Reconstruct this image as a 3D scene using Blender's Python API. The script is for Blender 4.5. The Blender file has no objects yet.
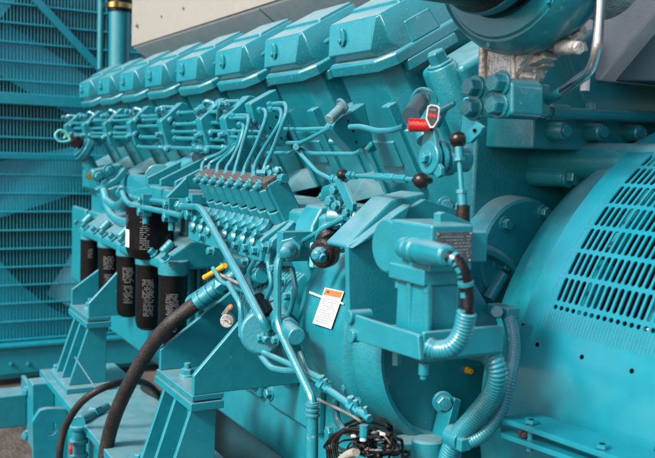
import bpy, bmesh, math, random
import numpy as np
from mathutils import Vector, Matrix
R = math.radians
rnd = random.Random(7)
scene = bpy.context.scene
COL = scene.collection
# ------------------------------------------------------------------ camera model
W_, H_, F_, CZ = 655.0, 458.0, 851.0, 1.15
def _n(v): v = np.array(v, float); return v/np.linalg.norm(v)
Xi = _n((477, 93, -851)); _b = _n((1523, -24, 851)); Zi = _n(np.cross(Xi, _b)); Yi = np.cross(Zi, Xi)
CM = np.array([Xi, Yi, Zi])
def at(px, py, X=None, Y=None, Z=None):
    r = CM @ np.array([px-W_/2, py-H_/2, F_])
    t = X/r[0] if X is not None else Y/r[1] if Y is not None else (Z-CZ)/r[2]
    return Vector((r[0]*t, r[1]*t, r[2]*t+CZ))
def zz(ox, oy, s, pts): return [(ox+x/s, oy+y/s) for x, y in pts]
TH = R(30)
VV = Vector((0, math.cos(TH), math.sin(TH))); WV = Vector((0, -math.sin(TH), math.cos(TH)))
BO = Vector((0, .75, 1.304))
def B(x, v, w): return BO + Vector((x, 0, 0)) + VV*v + WV*w
X_, Y_, Z_ = Vector((1, 0, 0)), Vector((0, 1, 0)), Vector((0, 0, 1))

# ------------------------------------------------------------------ materials
def mat(name, col, rough=.4, metal=0, coat=0, nscale=40, nvar=.08, bump=.0015, bscale=350, spec=.5, wear=None, top_sheen=0):
    m = bpy.data.materials.new(name); m.use_nodes = True
    nt = m.node_tree; b = nt.nodes['Principled BSDF']
    b.inputs['Roughness'].default_value = rough; b.inputs['Metallic'].default_value = metal
    b.inputs['Coat Weight'].default_value = coat; b.inputs['Coat Roughness'].default_value = .16
    b.inputs['Specular IOR Level'].default_value = spec
    tc = nt.nodes.new('ShaderNodeTexCoord')
    n1 = nt.nodes.new('ShaderNodeTexNoise'); n1.inputs['Scale'].default_value = nscale; n1.inputs['Detail'].default_value = 6
    nt.links.new(tc.outputs['Object'], n1.inputs['Vector'])
    r = nt.nodes.new('ShaderNodeValToRGB')
    e = r.color_ramp.elements
    e[0].position = .3; e[1].position = .7
    e[0].color = [max(0, c*(1-nvar)) for c in col]+[1]; e[1].color = [min(1, c*(1+nvar)) for c in col]+[1]
    nt.links.new(n1.outputs['Fac'], r.inputs['Fac'])
    last = r.outputs['Color']
    if wear:   # sparse specks, chips and stains with a shape of their own
        n2 = nt.nodes.new('ShaderNodeTexNoise'); n2.inputs['Scale'].default_value = wear[1]; n2.inputs['Detail'].default_value = 9; n2.inputs['Roughness'].default_value = .7
        nt.links.new(tc.outputs['Object'], n2.inputs['Vector'])
        r2 = nt.nodes.new('ShaderNodeValToRGB'); r2.color_ramp.elements[0].position = wear[2]; r2.color_ramp.elements[1].position = wear[2]+.07
        r2.color_ramp.elements[0].color = (0, 0, 0, 1); r2.color_ramp.elements[1].color = (wear[3],)*3+(1,)
        nt.links.new(n2.outputs['Fac'], r2.inputs['Fac'])
        mx = nt.nodes.new('ShaderNodeMix'); mx.data_type = 'RGBA'
        nt.links.new(r2.outputs['Color'], mx.inputs['Factor']); nt.links.new(last, mx.inputs['A'])
        mx.inputs['B'].default_value = tuple(wear[0])+(1,); last = mx.outputs['Result']
    if top_sheen:   # pale sky sheen on upward faces, painted into the colour
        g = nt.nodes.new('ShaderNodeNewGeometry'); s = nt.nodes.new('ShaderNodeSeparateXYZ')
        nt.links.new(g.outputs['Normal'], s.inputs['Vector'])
        mr = nt.nodes.new('ShaderNodeMapRange'); mr.inputs[1].default_value = .55; mr.inputs[2].default_value = 1; mr.inputs[4].default_value = top_sheen
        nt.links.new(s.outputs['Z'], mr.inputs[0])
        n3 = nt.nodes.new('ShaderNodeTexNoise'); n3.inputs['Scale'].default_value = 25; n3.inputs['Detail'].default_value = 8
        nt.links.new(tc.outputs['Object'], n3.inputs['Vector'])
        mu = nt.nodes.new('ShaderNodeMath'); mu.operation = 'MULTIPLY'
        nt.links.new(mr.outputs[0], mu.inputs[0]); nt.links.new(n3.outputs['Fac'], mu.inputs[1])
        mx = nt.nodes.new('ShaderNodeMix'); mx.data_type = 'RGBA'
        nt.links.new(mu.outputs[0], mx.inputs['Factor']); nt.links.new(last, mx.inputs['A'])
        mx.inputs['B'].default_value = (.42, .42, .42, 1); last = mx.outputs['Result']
    nt.links.new(last, b.inputs['Base Color'])
    nr = nt.nodes.new('ShaderNodeMapRange'); nr.inputs[3].default_value = max(.04, rough-.08); nr.inputs[4].default_value = rough+.1
    nt.links.new(n1.outputs['Fac'], nr.inputs[0]); nt.links.new(nr.outputs[0], b.inputs['Roughness'])
    n4 = nt.nodes.new('ShaderNodeTexNoise'); n4.inputs['Scale'].default_value = bscale; n4.inputs['Detail'].default_value = 3
    nt.links.new(tc.outputs['Object'], n4.inputs['Vector'])
    bp = nt.nodes.new('ShaderNodeBump'); bp.inputs['Strength'].default_value = .5; bp.inputs['Distance'].default_value = bump
    nt.links.new(n4.outputs['Fac'], bp.inputs['Height']); nt.links.new(bp.outputs[0], b.inputs['Normal'])
    return m
TEAL = (.005, .152, .192)
M = dict(
    teal=mat('teal_paint', TEAL, .30, coat=.35, bump=.0007, wear=((.30, .40, .40), 60, .66, .5), top_sheen=.45),
    cast=mat('teal_cast_iron', TEAL, .34, coat=.35, bump=.0012, bscale=220, wear=((.25, .36, .37), 50, .64, .5), top_sheen=.55),
    sheet=mat('teal_sheet_metal', (.0028, .150, .200), .32, coat=.35, nvar=.05, bump=.0006, bscale=60),
    rad=mat('teal_radiator_paint', (.0028, .180, .235), .35, coat=.25),
    shroud=mat('sunlit_fan_teal', (.006, .30, .40), .30, coat=.5),  # radiator teal lightened: sunlight on shroud and blades put into the colour
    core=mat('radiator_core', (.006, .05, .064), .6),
    black=mat('black_metal', (.0025, .0025, .003), .3, coat=0, nvar=.3, spec=.18),
    rubber=mat('black_rubber', (.005, .005, .006), .38, nvar=.3, bump=.002, spec=.22),
    hose=mat('hose_rubber', (.014, .012, .0115), .5, spec=.3, nvar=.4, bump=.004, bscale=260),
    ball=mat('brown_rubber', (.010, .006, .005), .3, spec=.35, nvar=.5),
    beige=mat('beige_panel', (.225, .213, .192), .5, nvar=.05, wear=((.3, .27, .24), 70, .68, .7)),
    grey=mat('grey_panel', (.50, .50, .52), .4, nvar=.08, wear=((.22, .23, .25), 40, .66, .5)),
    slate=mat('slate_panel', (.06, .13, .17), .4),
    alu=mat('raw_aluminium', (.45, .42, .40), .42, metal=.6, nvar=.25, nscale=90, bump=.006, bscale=140),
    chrome=mat('polished_tube', (.50, .50, .52), .22, metal=1, bump=.0003),
    steel=mat('dull_steel', (.30, .29, .27), .45, metal=.7, nvar=.4),
    rust=mat('rusty_plate', (.05, .038, .031), .6, nvar=.4, nscale=200, bump=.004, wear=((.02, .2, .23), 120, .58, .8)),
    brass=mat('brass', (.62, .40, .12), .3, metal=1),
    red=mat('red_plastic', (.40, .008, .007), .25, coat=.4, nvar=.15),
    orange=mat('orange_paint', (.60, .11, .02), .5),
    yellow=mat('yellow_plastic', (.55, .29, .008), .35),
    sleeve=mat('sleeve_paint', (.09, .18, .20), .45, nvar=.15),
    white=mat('white_label', (.50, .50, .49), .6, nvar=.03),
    ink=mat('dark_ink', (.03, .03, .03), .6),
    inkgrey=mat('grey_ink', (.11, .115, .12), .6),
    plate=mat('label_plate', (.055, .065, .075), .45, nvar=.3, nscale=200),
    platetext=mat('plate_text', (.18, .20, .20), .5),
    paleteal=mat('pale_teal_plastic', (.10, .45, .47), .45),
    ground=mat('ground_dirt', (.055, .043, .036), .85, nscale=12, nvar=.5, bump=.02, bscale=60),
    copper=mat('copper_wire', (.36, .16, .08), .4, metal=.5, nvar=.5),
    void=mat('interior_shade', (.001, .003, .004), .9, spec=0),  # near-black: shade in holes and behind the grille put into the colour
    green=mat('green_wire', (.25, .55, .10), .4),
)
# ------------------------------------------------------------------ objects
def finish(o, kw):
    for k, v in kw.items():
        if v is not None: o[k] = v
def tag(o, label=None, cat=None, group=None, kind=None):
    finish(o, dict(label=label, category=cat, group=group, kind=kind)); return o
LOC = {}
def thing(name, loc, label, cat, group=None):
    o = bpy.data.objects.new(name, None); COL.objects.link(o); o.location = loc; o.empty_display_size = .02
    LOC[o.name] = Vector(loc); return tag(o, label, cat, group)
WHOLE = {'orange_header', 'guard_mesh', 'printed_text', 'small_print', 'plate_text', 'punch_line', 'cable_band', 'grille_shell', 'ground'}
def clusters(bm):          # connected pieces whose boxes touch belong together
    seen = set(); isl = []
    for v in bm.verts:
        if v in seen: continue
        st = [v]; seen.add(v); g = []
        while st:
            a = st.pop(); g.append(a)
            for e in a.link_edges:
                b = e.other_vert(a)
                if b not in seen: seen.add(b); st.append(b)
        lo = [min(q.co[i] for q in g) for i in range(3)]; hi = [max(q.co[i] for q in g) for i in range(3)]
        isl.append([g, lo, hi])
    if len(isl) > 40: return [[v for g in isl for v in g[0]]]
    par = list(range(len(isl)))
    def find(i):
        while par[i] != i: i = par[i]
        return i
    ep = .0012
    for i in range(len(isl)):
        for j in range(i):
            if all(isl[i][1][k] < isl[j][2][k]+ep and isl[j][1][k] < isl[i][2][k]+ep for k in range(3)): par[find(i)] = find(j)
    out = {}
    for i in range(len(isl)): out.setdefault(find(i), []).extend(isl[i][0])
    return sorted(out.values(), key=len, reverse=True)
def obj(name, bm, m, parent=None, bevel=0, seg=2, ang=34, label=None):
    if name not in WHOLE and parent is not None:
        bm.verts.ensure_lookup_table(); cl = clusters(bm)
        if len(cl) > 1:
            for grp in cl[1:]:
                keep = set(grp); nbm = bmesh.new(); mp = {v: nbm.verts.new(v.co) for v in grp}
                for f in {f for v in grp for f in v.link_faces}: nbm.faces.new([mp[v] for v in f.verts])
                obj1(name, nbm, m, parent, bevel, seg, ang, label)
            bmesh.ops.delete(bm, geom=[v for grp in cl[1:] for v in grp], context='VERTS')
    return obj1(name, bm, m, parent, bevel, seg, ang, label)
def obj1(name, bm, m, parent=None, bevel=0, seg=2, ang=34, label=None):
    bmesh.ops.remove_doubles(bm, verts=bm.verts, dist=1e-6)
    bmesh.ops.recalc_face_normals(bm, faces=bm.faces)
    for f in bm.faces: f.smooth = True
    for e in bm.edges:
        if len(e.link_faces) == 2 and e.calc_face_angle(0) > R(ang): e.smooth = False
    off = Vector((0, 0, 0))
    if parent is not None: off = LOC[parent.name]
    else:
        zs = [v.co.z for v in bm.verts]; off = Vector((sum(v.co.x for v in bm.verts)/len(bm.verts), sum(v.co.y for v in bm.verts)/len(bm.verts), min(zs)))
    for v in bm.verts: v.co -= off
    me = bpy.data.meshes.new(name); bm.to_mesh(me); bm.free()
    me.materials.append(M[m] if isinstance(m, str) else m)
    o = bpy.data.objects.new(name, me); COL.objects.link(o)
    LOC[o.name] = off
    if parent is not None: o.parent = parent
    else: o.location = off
    if parent is not None: LOC[o.name] = LOC[parent.name]
    if bevel:
        md = o.modifiers.new('bevel', 'BEVEL'); md.width = bevel; md.segments = seg; md.limit_method = 'ANGLE'; md.angle_limit = R(35); md.harden_normals = True
    if label: o['label'] = label
    return o
def copy_tree(o, parent=None, shift=None):
    c = o.copy(); COL.objects.link(c)
    if parent is not None: c.parent = parent
    if shift is not None: c.location = o.location + shift
    LOC[c.name] = (LOC[o.name] + shift) if shift is not None else (LOC[parent.name] if parent else LOC[o.name])
    for ch in list(o.children): copy_tree(ch, c)
    return c
def part_copy(o, shift, parent=None):      # a repeated part of the same thing, moved
    c = o.copy(); COL.objects.link(c); c.location = o.location + shift
    LOC[c.name] = LOC[o.name] + shift
    for ch in list(o.children):
        d = ch.copy(); COL.objects.link(d); d.parent = c
    return c
def nb(): return bmesh.new()
def hexa(bm, p):           # 8 points: bottom 4 then top 4 in order
    v = [bm.verts.new(q) for q in p]
    for f in ((0, 3, 2, 1), (4, 5, 6, 7), (0, 1, 5, 4), (1, 2, 6, 5), (2, 3, 7, 6), (3, 0, 4, 7)): bm.faces.new([v[i] for i in f])
def box(bm, c, sx, sy, sz, ax=X_, ay=Y_, az=Z_):
    c = Vector(c); a, b, d = ax*sx/2, ay*sy/2, az*sz/2
    hexa(bm, [c-a-b-d, c+a-b-d, c+a+b-d, c-a+b-d, c-a-b+d, c+a-b+d, c+a+b+d, c-a+b+d])
def box2(bm, x0, x1, y0, y1, z0, z1): box(bm, ((x0+x1)/2, (y0+y1)/2, (z0+z1)/2), abs(x1-x0), abs(y1-y0), abs(z1-z0))
def bbox(bm, x0, x1, v0, v1, w0, w1): box(bm, B((x0+x1)/2, (v0+v1)/2, (w0+w1)/2), abs(x1-x0), abs(v1-v0), abs(w1-w0), X_, VV, WV)
def prism(bm, pts, ext):
    n = len(pts); a = [bm.verts.new(p) for p in pts]; b = [bm.verts.new(Vector(p)+ext) for p in pts]
    bm.faces.new(a); bm.faces.new(list(reversed(b)))
    for i in range(n): bm.faces.new((a[i], b[i], b[(i+1) % n], a[(i+1) % n]))
def frame(d):
    d = Vector(d).normalized(); u = d.cross(Z_ if abs(d.z) < .9 else X_).normalized(); return d, u, d.cross(u)
def lathe(bm, p, d, prof, seg=32, a0=0, a1=None):      # prof: (distance along axis, radius)
    p = Vector(p); d, u, w = frame(d); rings = []
    for t, r in prof:
        if r < 1e-5: rings.append([bm.verts.new(p+d*t)]); continue
        rings.append([bm.verts.new(p+d*t+(u*math.cos(k*2*math.pi/seg+a0)+w*math.sin(k*2*math.pi/seg+a0))*r) for k in range(seg)])
    for A, C in zip(rings, rings[1:]):
        for k in range(seg):
            k2 = (k+1) % seg
            if len(A) == 1 and len(C) == 1: continue
            if len(A) == 1: bm.faces.new((A[0], C[k], C[k2]))
            elif len(C) == 1: bm.faces.new((A[k], C[0], A[k2]))
            else: bm.faces.new((A[k], C[k], C[k2], A[k2]))
    if len(rings[0]) > 1: bm.faces.new(rings[0])
    if len(rings[-1]) > 1: bm.faces.new(rings[-1])
def cyl(bm, p0, p1, r, r1=None, seg=20, ch=0):
    p0, p1 = Vector(p0), Vector(p1); L = (p1-p0).length; r1 = r if r1 is None else r1
    pr = [(0, r), (L, r1)] if not ch else [(0, r-ch), (ch, r), (L-ch, r1), (L, r1-ch)]
    lathe(bm, p0, p1-p0, pr, seg)
def smoothline(pts, n=6):
    P = [Vector(p) for p in pts]
    if len(P) < 3: return P
    out = []
    P = [P[0]*2-P[1]]+P+[P[-1]*2-P[-2]]
    for i in range(1, len(P)-2):
        p0, p1, p2, p3 = P[i-1:i+3]
        for k in range(n):
            t = k/n
            out.append(.5*((2*p1)+(p2-p0)*t+(2*p0-5*p1+4*p2-p3)*t*t+(3*p1-p0-3*p2+p3)*t*t*t))
    out.append(P[-2]); return out
def bendline(pts, rad=.012, n=5):          # straight runs with round bends, as a bent tube has
    P = [Vector(p) for p in pts]; out = [P[0]]
    for i in range(1, len(P)-1):
        a = P[i-1]-P[i]; c = P[i+1]-P[i]; r = min(rad, a.length*.45, c.length*.45)
        s = P[i]+a.normalized()*r; e = P[i]+c.normalized()*r
        for k in range(n+1):
            t = k/n; out.append((1-t)**2*s+2*t*(1-t)*P[i]+t*t*e)
    out.append(P[-1]); return out
def tube(bm, line, r, seg=10, rf=None):
    n = len(line); rings = []; prev = None
    for i, p in enumerate(line):
        t = (line[min(i+1, n-1)]-line[max(i-1, 0)]).normalized()
        if prev is None: _, u, _ = frame(t)
        else: u = (prev-t*prev.dot(t)).normalized()
        prev = u; w = t.cross(u); rr = r if rf is None else r*rf(i)
        rings.append([bm.verts.new(p+(u*math.cos(k*2*math.pi/seg)+w*math.sin(k*2*math.pi/seg))*rr) for k in range(seg)])
    for A, C in zip(rings, rings[1:]):
        for k in range(seg): bm.faces.new((A[k], C[k], C[(k+1) % seg], A[(k+1) % seg]))
    bm.faces.new(rings[0]); bm.faces.new(rings[-1])
def pipe(name, pts, r, m, parent=None, rad=.012, seg=10, smooth=False, label=None):
    bm = nb(); tube(bm, smoothline(pts) if smooth else bendline(pts, rad), r, seg); return obj(name, bm, m, parent, label=label)
def corrug(name, pts, r, m, parent=None, pitch=.004, label=None):     # corrugated conduit
    L = smoothline(pts, 12); d = [0]
    for a, b in zip(L, L[1:]): d.append(d[-1]+(b-a).length)
    n = int(d[-1]/pitch)*4; out = []; j = 0
    for i in range(n+1):
        s = d[-1]*i/n
        while j < len(L)-2 and d[j+1] < s: j += 1
        out.append(L[j].lerp(L[j+1], (s-d[j])/max(1e-9, d[j+1]-d[j])))
    bm = nb(); tube(bm, out, r, 12, lambda i: 1+.05*(1 if i % 4 in (1, 2) else -1)); return obj(name, bm, m, parent, ang=75, label=label)
def hexhead(bm, p, d, r, h=None, washer=True, flange=False, socket=False):
    p = Vector(p); h = h or r*1.1; d = Vector(d).normalized(); z = 0
    if washer: lathe(bm, p, d, [(-r*.2, r*1.35), (r*.22, r*1.35), (r*.28, r*1.28)], 20); z = r*.22
    s = 20 if socket else 6
    lathe(bm, p+d*z, d, [(-r*.1, r), (h*.85, r), (h, r*.86)], s, a0=rnd.random())
    if not socket: lathe(bm, p+d*z, d, [(h*.9, r*.5), (h+r*.03, r*.45)], 12)
def bolt(parent, p, d, r, m='teal', h=None, name='bolt', **k):
    bm = nb(); hexhead(bm, p, d, r, h, **k); return obj(name, bm, m, parent, bevel=r*.06, seg=1, ang=25)
def rod(bm, a, b, r, seg=12): cyl(bm, a, b, r, seg=seg)

# ================================================================== SETTING
bm = nb(); box2(bm, -40, 30, -30, 40, -.2, 0); tag(obj('ground', bm, 'ground'), kind='structure')

# ================================================================== RADIATOR
RX = -4.2
t = thing('radiator', (RX, 1.44, .05), 'large teal radiator behind a wire guard with a diagonal brace', 'radiator')
y0, y1 = .30, 2.5; z0, z1 = .20, 2.6
bm = nb()                                           # guard mesh, one welded panel
k = 0; y = y0
while y < y1:
    cyl(bm, (RX, y, z0), (RX, y, z1), .0026, seg=5); y += .0152
for k in range(-1, 36):
    z = 1.693-k*.0872
    if z0 < z < z1: cyl(bm, (RX+.006, y0, z), (RX+.006, y1, z), .0055, seg=6)
obj('guard_mesh', bm, 'rad', t)
for za, zb, nm in ((1.321, 1.375, 'guard_band'), (1.068, 1.100, 'guard_band')):
    bm = nb(); box2(bm, RX+.004, RX+.028, y0, y1, za, zb); obj(nm, bm, 'rad', t, .004)
bm = nb(); box2(bm, RX-.03, RX+.05, y0-.1, y1+.1, .055, .20); box2(bm, RX+.05, RX+.062, y0-.1, y1+.1, .18, .20); obj('bottom_rail', bm, 'rad', t, .006)
for px in (11, 28, 59): bolt(t, at(px, 364, X=RX+.05), X_, .008, 'rad')
bm = nb(); a = at(14, -24, X=RX+.04); c = at(112, 82, X=RX+.04); dd = (c-a).normalized(); box(bm, (a+c)/2, .02, .036, (c-a).length, X_, X_.cross(dd), dd); obj('diagonal_brace', bm, 'rad', t, .003)
bm = nb(); box2(bm, RX-.55, RX-.5, -.6, 3.4, .05, 2.8); obj('radiator_core', bm, 'core', t)
# shroud plate with a round opening
bm = nb(); cy, cz, cr = 1.4445, 1.151, 1.005; sx = RX-.10; n = 64; inn, out = [], []
for k in range(n):
    a = 2*math.pi*k/n; ca, sa = math.cos(a), math.sin(a)
    inn.append((cy+cr*ca, cz+cr*sa)); s = 2.2/max(abs(ca), abs(sa)*1.6); out.append((cy+s*ca, cz+s*sa))
vi = [bm.verts.new((sx, *p)) for p in inn]; vo = [bm.verts.new((sx, *p)) for p in out]; vb = [bm.verts.new((sx-.35, *p)) for p in inn]; vo2 = [bm.verts.new((sx-.02, *p)) for p in out]
for k in range(n):
    j = (k+1) % n; bm.faces.new((vi[k], vi[j], vo[j], vo[k])); bm.faces.new((vi[k], vb[k], vb[j], vi[j])); bm.faces.new((vo[k], vo[j], vo2[j], vo2[k]))
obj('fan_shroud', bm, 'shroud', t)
for s in (-1,):
    bm = nb(); box2(bm, RX-.5, RX+.03, y0-.35, y0-.30, .055, 2.7); obj('side_panel', bm, 'rad', t)
fan = thing('cooling_fan', (RX-.2, cy, cz), 'large teal cooling fan turning behind the radiator guard', 'fan')
bm = nb(); lathe(bm, (RX-.28, cy, cz), X_, [(0, .2), (.14, .2), (.16, .17)], 40); obj('fan_hub', bm, 'rad', fan)
for k in range(8):
    a = R(196)+k*2*math.pi/8; bm = nb(); L = []
    e = Vector((0, math.cos(a), math.sin(a))); tn = Vector((0, -math.sin(a), math.cos(a)))
    fr = []
    for s in range(7):
        rr = .18+.78*s/6; wd = .10+.10*s/6; tw = R(62-22*s/6); row = []
        for q in (-1, -.5, 0, .5, 1):
            row.append(Vector((RX-.20, cy, cz))+e*rr+tn*(wd*q*math.sin(tw)) + X_*(wd*q*math.cos(tw)*.45+.02*(1-q*q)))
        fr.append(row)
    top = [[bm.verts.new(p) for p in r_] for r_ in fr]; bot = [[bm.verts.new(p-X_*.006) for p in r_] for r_ in fr]
    for i in range(6):
        for j in range(4):
            bm.faces.new((top[i][j], top[i+1][j], top[i+1][j+1], top[i][j+1])); bm.faces.new((bot[i][j], bot[i][j+1], bot[i+1][j+1], bot[i+1][j]))
    for i in range(6):
        bm.faces.new((top[i][0], bot[i][0], bot[i+1][0], top[i+1][0])); bm.faces.new((top[i][4], top[i+1][4], bot[i+1][4], bot[i][4]))
    bm.faces.new([top[6][j] for j in range(5)]+[bot[6][j] for j in (4, 3, 2, 1, 0)])
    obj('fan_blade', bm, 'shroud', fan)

# ================================================================== COOLANT PIPE with clamped hose
c0 = at(119, 66, X=-3.75); c1 = at(119.5, 14, X=-3.75); up = Vector((0, 0, 1))
t = thing('coolant_pipe', c0, 'upright teal coolant pipe with black hose and gold clamps', 'pipe')
r_ = .048
bm = nb(); cyl(bm, c0-up*.12, c0+up*.26, r_, seg=28); cyl(bm, c0-up*.13, c0-up*.02, r_*1.35, seg=28); obj('pipe_body', bm, 'teal', t, .004)
bm = nb(); cyl(bm, c0+up*.23, c0+up*.6, r_*1.1, seg=28); obj('hose_sleeve', bm, 'rubber', t, .003)
for z in (.245, .305):
    bm = nb(); cyl(bm, c0+up*z, c0+up*(z+.022), r_*1.19, seg=28); box(bm, c0+up*(z+.011)+Vector((.05, -.03, 0)), .02, .02, .026); obj('hose_clamp', bm, 'brass', t, .002)
bm = nb(); cyl(bm, c0-Y_*.082-up*.02, c0-Y_*.082+up*.35, .013, seg=12); obj('vent_line', bm, 'teal', t)

# ================================================================== AIR INTAKE CASING
Yb, Zb = .95, 1.524
t = thing('intake_casing', (-2, 1.4, Zb), 'long beige casing with grey underside above the rocker covers', 'casing')
bm = nb(); prism(bm, [Vector((-3.265, y, z)) for y, z in ((Yb, Zb), (1.16, 1.385), (2.3, 1.385), (2.3, 2.27), (Yb, 2.27))], X_*4.465); obj('casing_body', bm, 'grey', t, .006)
bm = nb(); box2(bm, -3.262, 1.19, Yb-.006, Yb-.001, Zb+.004, Zb+.74); obj('side_panel', bm, 'beige', t, .002)
for px, py in ((138, 25), (162, 16), (184, 8)): bolt(t, at(px, py, Y=Yb-.006), -Y_, .008 if px == 138 else .005, 'beige')
bm = nb(); q = at(276, 5, Y=1.0); sl_ = Vector((0, .21, -.139)).normalized(); box(bm, Vector((q.x, 1.055, Zb-.0695)), .004, .25, .003, X_, sl_, X_.cross(sl_)); obj('panel_seam', bm, 'slate', t)

# ================================================================== ENGINE
ENG = thing('diesel_engine', (-2.2, 1.2, .45), 'long teal V engine with eight rocker covers in a rising row', 'engine')
PITCH = .27; XF, XN = -1.343, -1.190
CN = -1.168         # far and near end of the nearest cover
# --- rocker cover (the nearest one first, the rest are copies)
def ring_faces(bm, loops, cap=True):
    V = [[bm.verts.new(p) for p in L] for L in loops]; n = len(V[0])
    for A, C in zip(V, V[1:]):
        for k in range(n): bm.faces.new((A[k], A[(k+1) % n], C[(k+1) % n], C[k]))
    if cap: bm.faces.new(V[0]); bm.faces.new(V[-1])
def rect(x0, x1, v0, v1, w, c=.0, wv=None):     # rectangle with cut corners; wv tilts it along v
    pts = [(x0+c, v0), (x1-c, v0), (x1, v0+c), (x1, v1-c), (x1-c, v1), (x0+c, v1), (x0, v1-c), (x0, v0+c)]
    return [B(x, v, w+(wv*(v-v0) if wv else 0)) for x, v in pts]
def rectn(x0, x1, v0, v1, w, c):     # only the outer corner next to the generator is cut
    s_ = .004
    return [B(x, v, w) for x, v in ((x0+s_, v0), (x1-c, v0), (x1, v0+c*1.0), (x1, v1-s_), (x1-s_, v1), (x0+s_, v1), (x0, v1-s_), (x0, v0+s_))]
def rocker_cover(near=False):
    bm = nb(); v1 = .172
    ring_faces(bm, [rectn(XF-.002, CN+.002, -.006, v1+.006, -.021, .027), rectn(XF-.002, CN+.002, -.006, v1+.006, -.004, .027),
                    rectn(XF+.001, CN-.001, -.003, v1+.003, .000, .026)])
    ring_faces(bm, [rectn(XF+.008, CN-.003, .010, v1-.004, -.002, .028), rectn(XF+.002, CN-.004, -.001, v1-.002, .017, .026),
                    rectn(XF+.006, CN-.010, .023, v1-.010, .062, .006), rectn(XF+.008, CN-.012, .026, v1-.013, .0645, .006)])
    ring_faces(bm, [rect(XF+.010, CN-.012, .070, v1-.012, .055, .004), rect(XF+.012, CN-.015, .076, v1-.014, .070, .004)])
    c = obj('rocker_cover', bm, 'cast', ENG, .003, 2)
    if near:
        bm = nb(); ring_faces(bm, [rect(CN-.02, CN+.001, .060, .125, -.001, .003), rect(CN-.02, CN-.004, .064, .120, .035, .003)]); obj('cover_pad', bm, 'cast', c, .002)
    else:
        pass
    # cast-in lifting eye on the outer face, with the small locking screw under it
    f0 = B(-1.283, .0125, .040)
    nrm = (-VV*.93+WV*.36).normalized(); upv = (WV*.93+VV*.36).normalized()
    bm = nb()
    prism(bm, [f0+X_*x+upv*z+nrm*.001 for x, z in ((-.006, -.012), (.004, -.012), (.010, -.004), (.009, .010), (.003, .018), (-.004, .012), (-.003, .0), (-.009, -.004))], nrm*.006)
    cyl(bm, f0-X_*.004-upv*.004, f0-X_*.004-upv*.004+nrm*.010, .0045, seg=10)
    obj('cover_screw', bm, 'cast', c, .0012)
    # small boss on the flank
    bm = nb(); cyl(bm, B(XF+.010, .026, .042), B(XF-.022, .022, .038), .0060, .0045, seg=12); obj('flank_boss', bm, 'cast', c)
    bm = nb(); ring_faces(bm, [rect(CN-.05, CN+.004, .035, .15, -.040, .006), rect(CN-.05, CN+.004, .035, .15, -.021, .006)]); obj('cover_foot', bm, 'cast', c, .003)
    return c
rc = rocker_cover(True)
rc2 = None
bmn = None
for i in range(1, 8):
    c = part_copy(rc, -X_*PITCH*i)
    for ch in list(c.children):
        if ch.name.startswith('cover_pad'): bpy.data.objects.remove(ch)
# --- cylinder heads
def head():
    bm = nb()
    ring_faces(bm, [rectn(XF-.006, CN-.002, -.001, .20, -.30, .025), rectn(XF-.006, CN-.002, -.001, .20, -.13, .025)])
    ring_faces(bm, [rectn(XF+.002, CN-.010, .004, .20, -.13, .025), rectn(XF+.004, CN-.012, .006, .20, -.018, .025)])
    # ribs and windows cast on the outer face
    bbox(bm, XF+.000, XF+.014, -.008, .03, -.26, -.085)
    bbox(bm, XF+.03, XF+.10, -.006, .03, -.20, -.150)
    bbox(bm, XN-.034, XN-.010, -.010, .03, -.24, -.080)
    h = obj('cylinder_head', bm, 'cast', ENG, .006, 3)
    bm = nb(); cyl(bm, B(CN-.004, .05, -.10), B(CN-.004, .05, -.30), .020, seg=18); cyl(bm, B(XF-.012, .04, -.03), B(XF-.012, .04, -.30), .016, seg=18); obj('head_stud_boss', bm, 'cast', h, .003)
    return h
hd = head()
for i in range(1, 8): part_copy(hd, -X_*PITCH*i)
# joint line between the head halves
bm = nb(); bbox(bm, XN-PITCH*7-.16, XN+.01, .006, .21, -.1315, -.1285); obj('head_gasket', bm, 'slate', ENG)
# --- crankcase: stepped side with sloped ledge, right-hand mass behind the heads
def yzprism(bm, yz, x0, x1): prism(bm, [Vector((x0, y, z)) for y, z in yz], X_*(x1-x0))
bm = nb()
yzprism(bm, [(.905, 1.02), (.86, 1.055), (.775, 1.063), (.765, 1.05), (.765, .99), (.80, .96), (.80, .492), (.90, .46), (1.5, .46), (1.5, 1.30), (1.08, 1.42), (.99, 1.12)], -3.28, -1.03)
obj('crankcase', bm, 'cast', ENG, .008, 3)
bm = nb(); yzprism(bm, [(1.02, 1.20), (1.06, 1.50), (1.9, 1.5), (1.9, .5), (1.5, .5)], -3.5, -.95); obj('far_bank_block', bm, 'cast', ENG, .006)  # plain mass for the far bank, added to block sky light
# sloped fillets between heads on the ledge
for i in range(0, 8):
    x = XF-.06-PITCH*i+.0
    bm = nb(); prism(bm, [Vector((x-.07, .79, 1.058)), Vector((x+.07, .79, 1.058)), B(x+.012, .003, -.225), B(x-.012, .003, -.225)], Y_*.1+Z_*.02); obj('ledge_web', bm, 'cast', ENG, .004)
# rails under the ledge (cover of the cam gallery)
bm = nb(); yzprism(bm, [(.66, 1.052), (.652, 1.046), (.652, 1.028), (.70, 1.02), (.78, 1.02), (.78, 1.060)], -1.62, -1.06); obj('gallery_rail', bm, 'cast', ENG, .003)
bm = nb(); yzprism(bm, [(.675, 1.02), (.672, .985), (.70, .97), (.78, .97), (.78, 1.02)], -1.62, -1.06); obj('gallery_rail', bm, 'cast', ENG, .003)
# side access covers low on the block
for i in range(9):
    x = -1.25-.27*i
    bm = nb(); box2(bm, x-.115, x+.115, .782, .802, .60, .90); o = obj('access_cover', bm, 'cast', ENG, .008)
    if i < 5:
        for dx in (-.095, .095):
            for dz in (.63, .87): bolt(o, (x+dx, .782, dz), -Y_, .011)
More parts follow.
